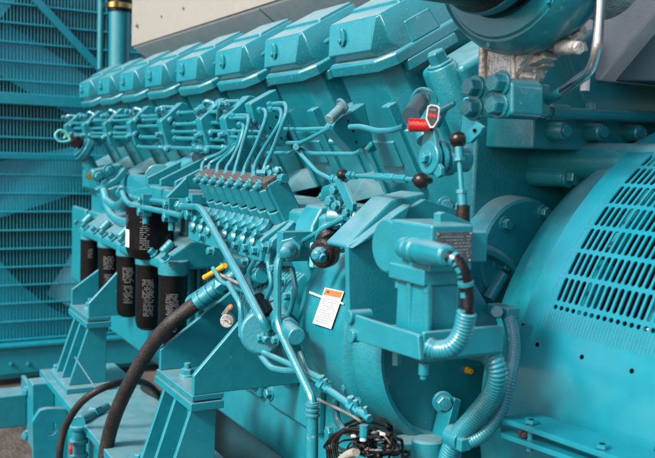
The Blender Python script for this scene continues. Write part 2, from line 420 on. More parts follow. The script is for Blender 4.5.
# --- junction blocks with their small high-pressure lines
def fitting(bm, p, d, r, L=.018):
    d = Vector(d).normalized(); p = Vector(p)
    lathe(bm, p, d, [(0, r), (L*.45, r), (L*.5, r*.9)], 6); lathe(bm, p+d*L*.5, d, [(0, r*.72), (L*.5, r*.72), (L*.55, r*.5)], 10)
def jblock(X, pix, th, nm='junction_block'):
    bm = nb(); prism(bm, [at(x, y, X=X) for x, y in pix], -X_*th); return obj(nm, bm, 'teal', ENG, .003)
XB = -1.25
jb1 = jblock(XB, [(331, 128), (336, 121), (365, 102.5), (369, 120), (374, 142), (352, 153), (337, 137)], .03)
for px, py in ((353, 131), (356, 142), (348, 121)):
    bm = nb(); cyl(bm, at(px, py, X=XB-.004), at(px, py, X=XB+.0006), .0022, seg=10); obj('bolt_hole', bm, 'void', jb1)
bm = nb(); box(bm, at(368, 147, X=XB-.012), .03, .012, .018, X_, VV, WV); cyl(bm, at(366, 151, X=XB), at(372, 144, X=XB), .006); obj('union', bm, 'teal', jb1, .001)
bm = nb(); fitting(bm, at(338, 127, X=XB-.03), -X_, .0085, .026); fitting(bm, at(343, 142, X=XB-.02), -X_-Y_*.6, .008, .026); obj('union', bm, 'teal', jb1, .0008)
XB2 = XB-PITCH
jb2 = jblock(XB2, [(250, 103.5), (276.6, 88.8), (290, 122), (285, 147), (268, 141), (256, 130)], .03)
for px, py in ((262, 108), (276, 117), (270, 128), (281, 138)):
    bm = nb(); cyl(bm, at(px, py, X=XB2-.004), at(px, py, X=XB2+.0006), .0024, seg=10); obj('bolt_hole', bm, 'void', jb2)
bm = nb()
for px, py in ((258, 128), (252, 122), (266, 137)): cyl(bm, at(px, py, X=XB2-.005), at(px, py, X=XB2+.016), .0075, seg=12); fitting(bm, at(px, py, X=XB2+.014), X_, .006, .012)
obj('union', bm, 'teal', jb2, .0008)
jr = random.Random(4)
def jset(X, lines=True):     # block with six lines that run back to the next one
    bm = nb(); prism(bm, [B(X, v, w) for v, w in ((-.112, -.040), (-.040, -.024), (-.028, -.034), (-.022, -.085), (-.036, -.122), (-.100, -.128), (-.126, -.105), (-.118, -.06))], -X_*.035)
    b = obj('junction_block', bm, 'teal', ENG, .003)
    for k, (z, y, L, r) in enumerate(((1.233, .700, .19, .0042), (1.222, .697, .19, .004), (1.203, .700, .20, .0045), (1.187, .697, .20, .004), (1.172, .698, .19, .0048), (1.150, .695, .20, .0045))):
        if jr.random() < .1: continue
        z += jr.uniform(-.004, .004); L += jr.uniform(-.02, .02); y += jr.uniform(-.004, .004)
        if lines: bm = nb(); cyl(bm, Vector((X-.045-L, y, z)), Vector((X-.012, y, z)), r, seg=8); obj('line', bm, 'teal', b)
        bm = nb(); fitting(bm, Vector((X-.056, y, z)), X_, r*1.7, .022)
        if lines: fitting(bm, Vector((X-L-.03, y, z)), -X_, r*1.7, .018)
        if k % 2: cyl(bm, Vector((X-.01, y+.004, z)), Vector((X+.018, y-.006, z-.004)), r*1.9, seg=10); fitting(bm, Vector((X+.014, y-.006, z-.004)), X_-Y_*.4, r*1.9, .018)
        obj('union', bm, 'teal', b, .0008)
    for k, (v, w) in enumerate(((-.06, -.045), (-.05, -.075), (-.09, -.06))):
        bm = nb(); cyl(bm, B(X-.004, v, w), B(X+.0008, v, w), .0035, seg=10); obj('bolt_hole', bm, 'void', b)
    bm = nb()
    fitting(bm, B(X-.02, -.085, -.025), -VV+WV*jr.uniform(0, 1), .011, .022); fitting(bm, B(X-.02, -.115, -.075), -VV+WV*jr.uniform(-.5, .5), .010, .02); tube(bm, smoothline([B(X-.03, -.055, -.03), B(X-.05, -.05-jr.uniform(.01, .04), -.02), B(X-.09, -.05-jr.uniform(.0, .05), -.05-jr.uniform(0, .04))]), .0055, 8)
    obj('elbow', bm, 'teal', b, .0008); return b
j3 = jset(XB2-PITCH*.47)
for i in range(1, 7): jset(XB2-PITCH*i+jr.uniform(-.012, .012), i < 6)
# --- cross lines near the two front blocks
Yp = .665
for nm, pts, r, Y in (
    ('line', [(281, 129), (303, 129.6), (328, 128.6)], .0036, .672),
    ('line', [(350, 127), (361, 126.5), (377, 131), (392, 130.5), (404, 126.5)], .0042, .66),
    ('line', [(287, 143), (300, 143), (306, 140.5), (331, 127.5)], .0036, .66),
    ('line', [(299, 147), (311, 153.5), (330, 153.8), (355, 154), (361, 150.5)], .0036, .675),
    ('line', [(296, 149), (317, 172), (332, 179.5)], .0036, .665),
    ('line', [(268, 153), (290, 153), (297, 149)], .0034, .675),
    ('line', [(230, 118), (247, 118)], .0034, .665), ('line', [(231, 137), (262, 137.5)], .0036, .67), ('line', [(228, 131), (258, 131.5), (263, 133)], .003, .665)):
    pipe(nm, [at(x, y, Y=Y) for x, y in pts], r, 'teal', ENG, .012)
bm = nb(); cyl(bm, at(299, 148, Y=.68), at(296, 147, Y=.655), .006, seg=8); fitting(bm, at(333, 179.5, Y=.665), X_, .009, .02); obj('union', bm, 'teal', ENG, .0008)
# grey cylinder between heads (injector solenoid)
for px, py, dx, dy, Y in ((329, 120, 12.5, -12, .69),):
    a = at(px, py, Y=Y); c = at(px+dx, py+dy, Y=Y+.03); bm = nb(); cyl(bm, a, c, .0088, seg=22, ch=.001); cyl(bm, c-(c-a)*.08, c+(c-a)*.12, .0105, seg=22); obj('solenoid', bm, 'sleeve', ENG)
    bm = nb(); L = [c+(c-a)*.1+WV*(.013*math.sin(s))+X_*(.013*math.cos(s)) for s in [k*.35-.3 for k in range(11)]]; tube(bm, L, .003, 8); obj('solenoid_clip', bm, 'slate', ENG)

# --- near end of the head row: stud columns beside the nearest cover
for px, py, r, m in ((440.5, 60, .024, 1), ):
    a = at(px, py+5, Y=.80)
    bm = nb(); lathe(bm, a, -WV, [(0, r*.92), (.003, r), (.30, r*1.02)], 28); o = obj('stud_column', bm, 'cast', ENG, .002)
    bolt(o, a, WV, .0155, 'teal', h=.020)
bm = nb(); bbox(bm, CN+.006, XN+.14, .045, .24, -.32, -.045); bbox(bm, XN+.0, XN+.06, .02, .24, -.32, -.10); obj('end_head', bm, 'cast', ENG, .012, 3)
bm = nb(); bbox(bm, XN+.13, XN+.30, .10, .30, -.40, -.06); obj('rear_housing', bm, 'cast', ENG, .01, 3)
bm = nb(); a = at(417, 105, Y=.74); c = at(428, 140, Y=.735); cyl(bm, a, c, .017, seg=20); cyl(bm, at(423, 100, Y=.76), at(425, 103, Y=.742), .02, seg=24); obj('sender_boss', bm, 'cast', ENG, .002)

# --- rear (flywheel end) walls
bm = nb(); box2(bm, -1.03, -.99, .80, 1.7, .45, 1.24); obj('gear_housing', bm, 'cast', ENG, .006)
# big horizontal pipe and bosses on the right
t = thing('oil_manifold', (-.9, .9, 1.1), 'thick horizontal teal manifold with bosses below the bolted block', 'manifold')
bm = nb(); a = at(520, 159, Y=.93); cyl(bm, Vector((-1.20, .93, a.z)), Vector((-.50, .93, a.z)), .0265, seg=36, ch=.004); obj('manifold_pipe', bm, 'cast', t)
bm = nb(); p = at(530, 141.5, Y=.885); cyl(bm, p-X_*.16, p, .0115, seg=24, ch=.001); cyl(bm, p-X_*.13, p-X_*.05, .013, seg=20); obj('boss', bm, 'cast', t)
bm = nb(); box2(bm, -1.0, -.892, .82, 1.5, 1.165, 1.222); obj('manifold_flange', bm, 'cast', t, .004)
for px, py in ((566, 131), (603, 132), (641, 133)):
    p = at(px, py, X=-.865); dq = X_; bm = nb(); cyl(bm, p-dq*.045, p, .0145, .012, seg=24, ch=.002); cyl(bm, p-dq*.03, p+dq*.004, .008, seg=16); obj('boss', bm, 'cast', t)
    bolt(t, p+Vector((-.02, -.02, .022)), Z_, .005)
t2 = thing('water_pipe', (-.7, .95, 1.21), 'thin dark teal pipe crossing below the polished silver tube', 'pipe')
bm = nb(); cyl(bm, at(543, 112, X=-.86), at(700, 120, X=-.86), .008, seg=16); cyl(bm, at(549, 111, X=-.86), at(566, 112.5, X=-.86), .011, seg=16); obj('pipe_body', bm, 'teal', t2)
bm = nb(); cyl(bm, at(590, 110, X=-.86), at(590, 103, X=-.86), .007, seg=12); prism(bm, [at(x, y, X=-.90) for x, y in ((585, 112), (640, 98), (648, 101), (610, 113))], -X_*.01); obj('pipe_bracket', bm, 'teal', t2)

# flywheel cover: short round cover with three bolts
FC = Vector((-.95, .872, 1.008)); 
t = thing('round_cover', FC, 'round teal cover plate with hex bolts beside the alternator', 'cover')
bm = nb(); lathe(bm, FC-X_*.10, X_, [(0, .090), (.09, .086), (.097, .084), (.10, .080)], 56); obj('cover_body', bm, 'cast', t)
for px, py in ((505, 224), (543, 212.5), (504, 265)):
    bolt(t, at(px, py, X=-.95), X_, .0085)
bm = nb(); p = at(487, 236, X=-1.0); box(bm, p, .03, .014, .05); cyl(bm, p-Z_*.01, p-Z_*.01+X_*.03, .008, seg=10); cyl(bm, p+Z_*.016, p+Z_*.016+X_*.03, .007, seg=10); obj('plug_fitting', bm, 'teal', t, .001)

# ================================================================== ALTERNATOR
AY, AZ, AR = 1.148, .803, .434
t = thing('alternator', (-.3, AY, .3), 'big round teal alternator housing with a slotted air grille', 'alternator')
def cp(x, deg, r=AR): a = R(deg); return Vector((x, AY-r*math.cos(a), AZ+r*math.sin(a)))
XA = -.803; XE = -.575
rows = [18.9+4.74*i for i in range(0, 15)]        # row boundaries in degrees
sp = .0097; x0g = -.772
bm = nb(); bmg = nb()
def slot_cell(xa, xb, d0, d1, open_=True, top_only=False):
    g = (xb-xa)*.17; gd = 0.30; mx = (xb+xa)/2; hx = (xb-xa)/2-g
    s0, s1 = d0+gd, d1-gd
    if top_only: s0 = d1-1.15
    cap = .42
    ring = [(mx-hx, s0+cap), (mx-hx*.7, s0+.12), (mx, s0), (mx+hx*.7, s0+.12), (mx+hx, s0+cap), (mx+hx, s1-cap), (mx+hx*.7, s1-.12), (mx, s1), (mx-hx*.7, s1-.12), (mx-hx, s1-cap)]
    if top_only:
        cap = .5; ring = [(mx-hx, s0+.3), (mx-hx*.6, s0+.1), (mx, s0), (mx+hx*.6, s0+.1), (mx+hx, s0+.3), (mx+hx, s1-.3), (mx+hx*.6, s1-.1), (mx, s1), (mx-hx*.6, s1-.1), (mx-hx, s1-.3)]
    outer = [(xa, s0+cap), (xa, d0), (mx, d0), (xb, d0), (xb, s0+cap), (xb, s1-cap), (xb, d1), (mx, d1), (xa, d1), (xa, s1-cap)]
    if top_only: outer[0] = (xa, s0+.3); outer[4] = (xb, s0+.3); outer[5] = (xb, s1-.3); outer[9] = (xa, s1-.3)
    vi = [bm.verts.new(cp(*p)) for p in ring]; vo = [bm.verts.new(cp(*p)) for p in outer]; vd = [bm.verts.new(cp(p[0], p[1], AR-.002)) for p in ring]
    for k in range(10):
        j = (k+1) % 10; bm.faces.new((vo[k], vo[j], vi[j], vi[k])); bm.faces.new((vi[k], vi[j], vd[j], vd[k]))
def patch(xa, xb, d0, d1):
    n = max(1, round(abs(d1-d0)/1.0)); nx = max(1, round((xb-xa)/.0155))
    for k in range(n):
        a, c = d0+(d1-d0)*k/n, d0+(d1-d0)*(k+1)/n
        for i in range(nx):
            p0, p1 = xa+(xb-xa)*i/nx, xa+(xb-xa)*(i+1)/nx
            v = [bm.verts.new(cp(*p)) for p in ((p0, a), (p1, a), (p1, c), (p0, c))]; bm.faces.new(v)
NC = int((XE-.004-x0g)/sp)
patch(XE-.03, XE-.02, -60, -59)
def groove(x, d0, d1, wd=.0007, along=False, x2=None):
    if along:
        v = [bmg.verts.new(cp(*p, AR+.0004)) for p in ((x, d0), (x2, d0), (x2, d0+.10), (x, d0+.10))]; bmg.faces.new(v)
    else:
        n = 3
        for k in range(n):
            a, c = d0+(d1-d0)*k/n, d0+(d1-d0)*(k+1)/n
            v = [bmg.verts.new(cp(*p, AR+.0004)) for p in ((x, a), (x+wd, a), (x+wd, c), (x, c))]; bmg.faces.new(v)
for d0 in [-40+ (rows[0]+40)/22*i for i in range(22)]: patch(XA, XE, d0, d0+(rows[0]+40)/22)
for ri, d0 in enumerate(rows):
    d1 = d0+4.74
    patch(XA, x0g, d0, d1)
    for c in range(NC):
        xa = x0g+sp*c; xb = xa+sp
        if ri == 0:
            if c >= 1: slot_cell(xa, xb, d0, d1, top_only=True)
            else: patch(xa, xb, d0, d1)
            groove(xa+sp*.25, d0+.3, d1-(1.3 if c else .6)); groove(xa+sp*.75, d0+.3, d1-(1.3 if c else .6))
        else:
            if c < 1:
                patch(xa, xb, d0, d1); groove(xa+sp*.1, d0+.45, d1-.45); groove(xa+sp*.1, d1-.5, 0, along=True, x2=xa+sp); groove(xa+sp*.1, d0+.4, 0, along=True, x2=xa+sp)
            else: slot_cell(xa, xb, d0, d1)
    patch(x0g+sp*NC, XE, d0, d1)
for i in range(8): patch(XA, XE, rows[-1]+4.74+i*5, rows[-1]+4.74+i*5+5)
# rolled front edge of the sheet
for k in range(76):
    a, c = -40+2*k, -38+2*k
    q = [bm.verts.new(p) for p in (cp(XA, a), cp(XA, c), cp(XA, c, AR-.03), cp(XA, a, AR-.03))]; bm.faces.new(q)
obj('grille_shell', bm, 'sheet', t, ang=60)
bm = nb(); lathe(bm, Vector((-.572, AY, AZ)), X_, [(0, .35), (.001, AR-.003), (.55, AR-.003), (.56, .35)], 160); obj('rear_barrel', bm, 'sheet', t)
obj('punch_line', bmg, 'slate', t)
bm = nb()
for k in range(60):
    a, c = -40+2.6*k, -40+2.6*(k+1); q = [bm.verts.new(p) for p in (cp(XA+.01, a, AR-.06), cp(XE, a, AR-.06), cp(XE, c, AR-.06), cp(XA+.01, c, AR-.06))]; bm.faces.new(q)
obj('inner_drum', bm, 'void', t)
bm = nb()
for xx in (-.735, -.64):
    for dg in (27, 44): 
        p = cp(xx+rnd.uniform(-.02, .02), dg, AR-.045); box(bm, p, .012, .02, .10, X_, Vector((0, -math.cos(R(dg)), math.sin(R(dg)))), Vector((0, math.sin(R(dg)), math.cos(R(dg)))))
obj('stator_bar', bm, 'teal', t)
bm = nb(); p = cp(-.628, 23.2, AR-.012); lathe(bm, p, Vector((0, -1, .3)), [(0, .006), (.004, .006), (.006, .003)], 14); obj('bright_stud', bm, 'chrome', t)
for px, py in ((537.5, 344.6), (582, 357), (632, 371)):
    def cylhit(px, py):
        d = CM @ np.array([px-W_/2, py-H_/2, F_]); a = d[1]**2+d[2]**2; b = -2*(AY*d[1]-(CZ-AZ)*d[2]); c = AY**2+(CZ-AZ)**2-AR*AR
        s = (-b-(b*b-4*a*c)**.5)/2/a; return Vector((d[0]*s, d[1]*s, d[2]*s+CZ))
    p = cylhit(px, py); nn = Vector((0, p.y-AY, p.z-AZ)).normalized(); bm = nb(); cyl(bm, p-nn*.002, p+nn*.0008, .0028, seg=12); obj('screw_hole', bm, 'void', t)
# adapter ring and flange between engine and shell
bm = nb(); lathe(bm, Vector((-.93, AY, AZ)), X_, [(.018, .372), (.021, .378), (.028, .388), (.045, .396), (.075, .413), (.1225, .420)], 128); obj('adapter_ring', bm, 'cast', t)
bm = nb(); p = at(563, 177, X=-.93); cyl(bm, p-X_*.08, p+X_*.012, .0175, .015, seg=28, ch=.002); obj('flange_boss', bm, 'cast', t, .002)
bolt(t, p+X_*.014, X_, .0115)
# lower side channel of the alternator foot
bm = nb()
for dy in (0, 15.5):
    a0, a1 = at(500.5, 417+dy, Y=.645), at(640, 465.5+dy, Y=.645); d = (a1-a0).normalized(); up = Vector((0, 0, 1)); 
    prism(bm, [a0, a0-Y_*-.05, a0+Y_*.05-up*.006, a0-up*.006], a1-a0)
obj('side_channel', bm, 'sheet', t, .0008)
bm = nb(); prism(bm, [at(500.5, 424, Y=.67), at(500.5, 436, Y=.67), at(500.5, 436, Y=.68), at(500.5, 424, Y=.68)], at(640, 472, Y=.67)-at(500.5, 424, Y=.67)); obj('channel_web', bm, 'teal', t)
for px, py in ((531, 424.5), (602, 449.5)):
    bm = nb(); p = at(px, py, Y=.655); cyl(bm, p-Z_*.03, p+Z_*.006, .0035, seg=10); lathe(bm, p+Z_*.0025, Z_, [(0, .008), (.0035, .008)], 6); obj('stud', bm, 'sheet', t)
bm = nb(); cyl(bm, at(523, 432.5, Y=.66), at(523, 432.5, Y=.648), .006, seg=14); obj('grommet', bm, 'rubber', t)

# ================================================================== INJECTION PUMP
PX0, PX1 = -1.63, -1.301; PW = -.10
PO = Vector((0, .62, 1.104))
def Q(x, v, w): return PO+X_*x+VV*v+WV*w
def qbox(bm, x0, x1, v0, v1, w0, w1): box(bm, Q((x0+x1)/2, (v0+v1)/2, (w0+w1)/2), abs(x1-x0), abs(v1-v0), abs(w1-w0), X_, VV, WV)
t = thing('injection_pump', Q(-1.46, .05, -.22), 'teal fuel injection pump with eight elements on the engine side', 'pump')
bm = nb(); qbox(bm, PX0-.006, PX1+.004, -.016, .022, -.082, -.006)
yzprism(bm, [(.600, .962), (.600, 1.000), (.618, 1.012), (.655, 1.036), (.70, 1.04), (.74, .96)], PX0-.02, PX1+.006); obj('pump_body', bm, 'cast', t, .003)
bm = nb(); yzprism(bm, [(.605, .960), (.612, 1.000), (.640, 1.022), (.672, 1.052), (.72, 1.058), (.74, .95)], PX1+.007, PX1+.024); yzprism(bm, [(.612, .962), (.622, .992), (.650, 1.005), (.690, 1.037), (.74, 1.040), (.74, .95)], PX1+.025, PX1+.056); obj('end_housing', bm, 'cast', t, .003)
bm = nb(); qbox(bm, PX0-.006, PX1+.002, -.018, .010, -.013, .0005); obj('nut_strip', bm, 'rust', t, .0015)
sp8 = (PX1-PX0)/8
sec = ((-.016, -.024), (.006, -.030), (.0175, -.022), (.0185, -.004), (.0185, .02), (-.0185, .02), (-.0185, -.016))
for i in range(8):
    x = PX0+sp8*(i+.5)
    bm = nb(); ring_faces(bm, [[Q(x+dx, v, w) for dx, v in sec] for w in (-.078, -.056)])
    ring_faces(bm, [[Q(x+dx*.94, v+.0025, w) for dx, v in sec] for w in (-.0535, -.013)])
    o = obj('pump_element', bm, 'teal', t, .0022)
    bm = nb(); fitting(bm, Q(x, -.016, -.006), -VV, .0088, .015); lathe(bm, Q(x, -.015, -.006), -VV, [(0, .0108), (.003, .0108)], 16); obj('delivery_nut', bm, 'teal', t, .0006)
    bm = nb(); p = Vector((x-.004, .622, 1.016)); lathe(bm, p, -Y_+Z_*.9, [(0, .0155), (.008, .0155), (.013, .011), (.017, .010), (.018, .004)], 16); lathe(bm, Vector((x+.011, .602, 1.006)), -Y_+Z_*.4, [(0, .0085), (.009, .0085), (.011, .005)], 6); obj('tappet_cap', bm, 'teal', t, .0008)
    bm = nb(); lathe(bm, Vector((x-.006, .602, .992)), -Y_+Z_*.3, [(0, .012), (.006, .012), (.011, .006)], 12); obj('vent_cap', bm, 'teal', t, .0006)
for px, py in ((204, 237), (212.6, 251), (228, 243), (238, 245.5), (248, 248), (257, 250.5), (267, 247.5), (222, 240)):
    p = at(px, py, Y=.600); bolt(t, p, -Y_, .0078, h=.010)
bm = nb()
p = at(270, 177, Y=.635)
for k in range(9): a = p+Vector((rnd.uniform(0, .05), rnd.uniform(-.012, .012), rnd.uniform(-.012, .012))); fitting(bm, a, Vector((rnd.uniform(-1, 1), -1, rnd.uniform(-.3, 1))), .008, .016)
cyl(bm, p, p+X_*.06, .008, seg=10); obj('end_fitting', bm, 'teal', t, .0006)
# corrugated barrel under the pump
bm = nb(); c = Vector((-1.375, .70, .868)); pr = []
for k in range(15):
    x = .0115*k; pr += [(x, .101), (x+.002, .105), (x+.0075, .105), (x+.0095, .101)]
lathe(bm, c, X_, pr, 64); obj('ribbed_barrel', bm, 'cast', t)
# delivery pipes
S = lambda pts: zz(180, 90, 5.7, pts)
paths = [
    [(125, 478), (125, 440), (135, 412), (165, 388), (225, 362), (285, 318), (303, 296)],
    [(163, 480), (165, 440), (178, 415), (250, 372), (318, 312)],
    [(212, 482), (214, 440), (228, 412), (290, 355), (322, 310), (352, 240)],
    [(260, 485), (268, 440), (300, 390), (338, 310), (362, 225), (358, 200), (340, 196)],
    [(308, 488), (318, 440), (345, 350), (382, 220), (390, 165), (375, 146), (305, 146)],
    [(360, 492), (372, 440), (430, 320), (480, 190), (490, 140), (480, 114), (456, 112)],
    [(418, 496), (428, 430), (478, 335), (560, 205), (578, 150), (574, 118), (555, 108), (518, 108)],
    [(472, 500), (486, 430), (530, 335), (596, 160), (606, 110), (598, 82), (575, 76), (512, 82)]]
for i, pth in enumerate(paths):
    px = S(pth); n = len(px); pts = []
    for k, (x, y) in enumerate(px):
        f = min(1, k/(n-1)*1.3); pts.append(at(x, y, Y=.622+.045*f))
    bm = nb(); tube(bm, smoothline(pts, 6), .0040, 10); o = obj('delivery_pipe', bm, 'teal', t)
    bm = nb(); d = (pts[1]-pts[0]).normalized(); cyl(bm, pts[0]-d*.004, pts[0]+d*.009, .006, seg=6); d = (pts[-1]-pts[-2]).normalized(); cyl(bm, pts[-1]-d*.012, pts[-1]+d*.004, .0062, seg=6); obj('end_nut', bm, 'teal', o)

# large fuel pipe looping over the pump side, banjo fitting at the pump end
t = thing('fuel_return_pipe', at(280, 400, Y=.56), 'teal fuel pipe running down from the big banjo fitting', 'pipe')
pipe('pipe_body', [at(x, y, Y=Y) for x, y, Y in ((287, 251, .56), (280, 256, .555), (277.5, 268, .55), (277.5, 320, .55), (281, 333, .55), (312, 398, .55), (313, 408, .55))], .0062, 'teal', t, .02)
bm = nb(); cyl(bm, at(312.5, 402, Y=.55), at(312, 470, Y=.55), .0085, seg=14); 
for z in (404, 409, 414): cyl(bm, at(312.5, z, Y=.55), at(312.5, z+2, Y=.55), .0105, seg=14)
obj('lower_sleeve', bm, 'cast', t)
bm = nb(); p = at(290, 249, Y=.565); d = Vector((.75, -.6, -.05)).normalized(); lathe(bm, p-d*.03, d, [(0, .016), (.028, .018), (.034, .018)], 6, .3); lathe(bm, p+d*.004, d, [(0, .0115), (.020, .0115), (.024, .009), (.030, .009), (.032, .005)], 18); box(bm, p-d*.03, .02, .05, .045); obj('banjo_fitting', bm, 'teal', t, .0012)
t = thing('pump_feed_pipe', at(230, 300, Y=.55), 'long teal feed pipe slanting down across the pump front', 'pipe')
pipe('pipe_body', [at(x, y, Y=Y) for x, y, Y in ((182, 206.5, .60), (198, 207, .585), (203, 211, .58), (241, 279, .55), (262, 320, .55), (268, 330, .56))], .0070, 'teal', t, .02)
bm = nb(); p = at(182, 206.5, Y=.60); fitting(bm, p-X_*.02, X_, .012, .03); obj('union', bm, 'teal', t, .0008)

# ================================================================== cold-side bits left of the pump: rail with clamps above the filters
t = thing('fuel_manifold_rail', at(160, 205, Y=.62), 'teal twin fuel rail with cross clamps above the upper black filters', 'rail')
pipe('upper_tube', [at(x, y, Y=.62) for x, y in ((124, 193), (134, 198), (170, 203), (190, 206), (200, 207))], .0060, 'teal', t)
pipe('lower_tube', [at(x, y, Y=.60) for x, y in ((122, 192), (126, 201), (131, 205), (170, 213), (182, 216), (187, 209))], .0068, 'teal', t)
for px, py in ((146, 205), (172, 210), (195, 207)):
    bm = nb(); p = at(px, py, Y=.61); box(bm, p, .022, .022, .052); cyl(bm, p-Y_*.02-Z_*.016, p-Y_*.008-Z_*.016, .011, seg=6); cyl(bm, p-Y_*.02+Z_*.012, p-Y_*.008+Z_*.012, .009, seg=6); cyl(bm, p-Z_*.045, p, .008, seg=8); obj('clamp', bm, 'teal', t, .001)
bm = nb(); fitting(bm, at(122, 192, Y=.60), -X_-Z_*.2, .014, .03); obj('union', bm, 'teal', t, .001)
t = thing('filter_head_bracket', at(165, 195, Y=.68), 'teal finned bracket carrying the upper black filters', 'bracket')
bm = nb()
prism(bm, [at(x, y, Y=.66) for x, y in ((128, 191), (150, 186), (193, 196), (193, 206), (132, 199))], Y_*.10)
obj('bracket_plate', bm, 'cast', t, .004)
for px in (150, 163, 178):
    bm = nb(); X = at(px, 195, Y=.63).x; prism(bm, [Vector((X, .62, 1.075)), Vector((X, .62, 1.06)), Vector((X, .80, 1.06)), Vector((X, .80, 1.15)), Vector((X, .74, 1.135))], X_*.012); obj('bracket_rib', bm, 'cast', t, .002)
bm = nb(); prism(bm, [at(x, y, X=-1.74) for x, y in ((166, 198), (187, 177), (189, 184), (189, 198))], -X_*.012); obj('bracket_rib', bm, 'cast', t, .002)
bm = nb(); cyl(bm, at(158, 178, Y=.68), at(172, 176, Y=.80), .035, seg=28); cyl(bm, at(172, 175, Y=.70), at(199, 160, Y=.74), .024, seg=22); cyl(bm, at(168, 170, Y=.72), at(185, 162, Y=.75), .018, seg=22); obj('bracket_pipe', bm, 'cast', t, .003)

# ================================================================== FILTERS
def filt_text(bm, c, r, zt, h, a0, a1, n, sc=1.0):
    rr = random.Random(n)
    for k in range(n):
        z = zt-h*k/n; a = a0; 
        while a < a1-.05:
            L = rr.uniform(.03, .14)
            if a+L > a1: break
            if rr.random() < .82:
                v = [bm.verts.new(c+Vector((r*math.sin(q), -r*math.cos(q), zq-c.z))) for q, zq in ((a, z), (a+L, z), (a+L, z-.0016*sc), (a, z-.0016*sc))]; bm.faces.new(v)
            a += L+.02
def spin_filter(c, r, h, label, group, text=(), sticker=None):
    c = Vector(c); t = thing('oil_filter', c-Z_*h, label, 'filter', group)
    bm = nb(); lathe(bm, c-Z_*h, Z_, [(0, r*.62), (.006, r*.86), (.02, r*.98), (.03, r), (h-.012, r), (h-.006, r*1.02), (h, r*1.02)], 48); obj('canister', bm, 'black', t)
    bm = nb(); n = 14
    lathe(bm, c, Z_, [(-.002, r*.9), (.008, r*.9), (.012, r*.7)], 32); obj('mounting_collar', bm, 'teal', t)
    if text:
        for q in text:
            bm = nb(); filt_text(bm, c, r+.0006, *q); obj('printed_text', bm, 'inkgrey', t)
    if sticker:
        a0, a1, za, zb = sticker; bm = nb(); n = 5
        for k in range(n):
            q0, q1 = a0+(a1-a0)*k/n, a0+(a1-a0)*(k+1)/n
            v = [bm.verts.new(c+Vector(((r+.0008)*math.sin(q), -(r+.0008)*math.cos(q), z-c.z))) for q, z in ((q0, za), (q1, za), (q1, zb), (q0, zb))]; bm.faces.new(v)
        obj('sticker', bm, 'white', t)
    return t
# two upper ones
c = Vector((at(150, 230, Y=.64).x, .64, 1.003))
spin_filter(c, .058, .128, 'big upper black filter with white sticker hanging under the twin rail', None, text=[(c.z-.018, .085, .85, 1.3, 17), (c.z-.02, .03, -.1, .2, 6), (c.z-.065, .04, 1.95, 2.4, 8)], sticker=(-.15, .28, c.z-.055, c.z-.098))
LF = [(-2.70, .60), (-2.48, .60), (-2.28, .60), (-2.10, .60), (-1.915, .60)]
names = ['lower black oil filter closest to the radiator under the sloping manifold', 'lower black oil filter second from the radiator under the sloping manifold', 'lower black oil filter in the middle of five under the manifold', 'lower black oil filter second from the thick rubber hose', 'lower black oil filter closest to the thick rubber hose']
for k, (x, y) in enumerate(LF):
    c = Vector((x, .662, .853)); 
    spin_filter(c, .034, .170, names[k], 'lower black oil filters in a row', text=[(c.z-.02-.006*k, .035+.004*k, .75, 1.65, 9+k), (c.z-.075-.003*k, .05, .85, 1.6, 13-k)] if k else [(c.z-.03, .03, 1.0, 1.5, 6)])
t = thing('filter_manifold', (-2.3, .75, .87), 'teal cast filter manifold sloping above the five lower filters', 'manifold')
bm = nb(); prism(bm, [Vector((-2.74, y, z)) for y, z in ((.628, .862), (.628, .884), (.70, .930), (.80, .94), (.80, .862))], X_*.84); obj('head_casting', bm, 'cast', t, .008, 3)
for k, (x, y) in enumerate(LF):
    bm = nb(); cyl(bm, (x, .662, .85), (x, .662, .885), .036, seg=28); cyl(bm, (x-.02, .64, .90), (x-.02, .665, .925), .011, seg=14); obj('port', bm, 'cast', t, .003)
    for dx in (-.06, .04): bolt(t, (x+dx, .634, .893), -Y_+Z_*.9, .009, h=.014)
bm = nb(); p = [at(x, y, Y=.68) for x, y in ((104, 190), (110, 212), (120, 221), (132, 223))]; tube(bm, smoothline(p), .013, 12); tube(bm, smoothline([at(x, y, Y=.68) for x, y in ((122, 188), (124, 200), (115, 206), (106, 200))]), .012, 12); obj('elbow_tube', bm, 'cast', t)

bm = nb(); cyl(bm, at(188, 214, Y=.74), at(187, 330, Y=.74), .020, seg=20); cyl(bm, at(188, 232, Y=.74), at(188, 240, Y=.74), .026, seg=20); obj('riser_tube', bm, 'cast', ENG)
bm = nb(); cyl(bm, at(200, 225, Y=.77), at(199, 300, Y=.77), .011, seg=16); cyl(bm, at(180, 262, Y=.75), at(204, 262, Y=.75), .015, seg=16); obj('riser_tube', bm, 'cast', ENG)
bm = nb(); box(bm, at(206, 268, Y=.79), .10, .03, .09); obj('side_cover', bm, 'cast', ENG, .01)
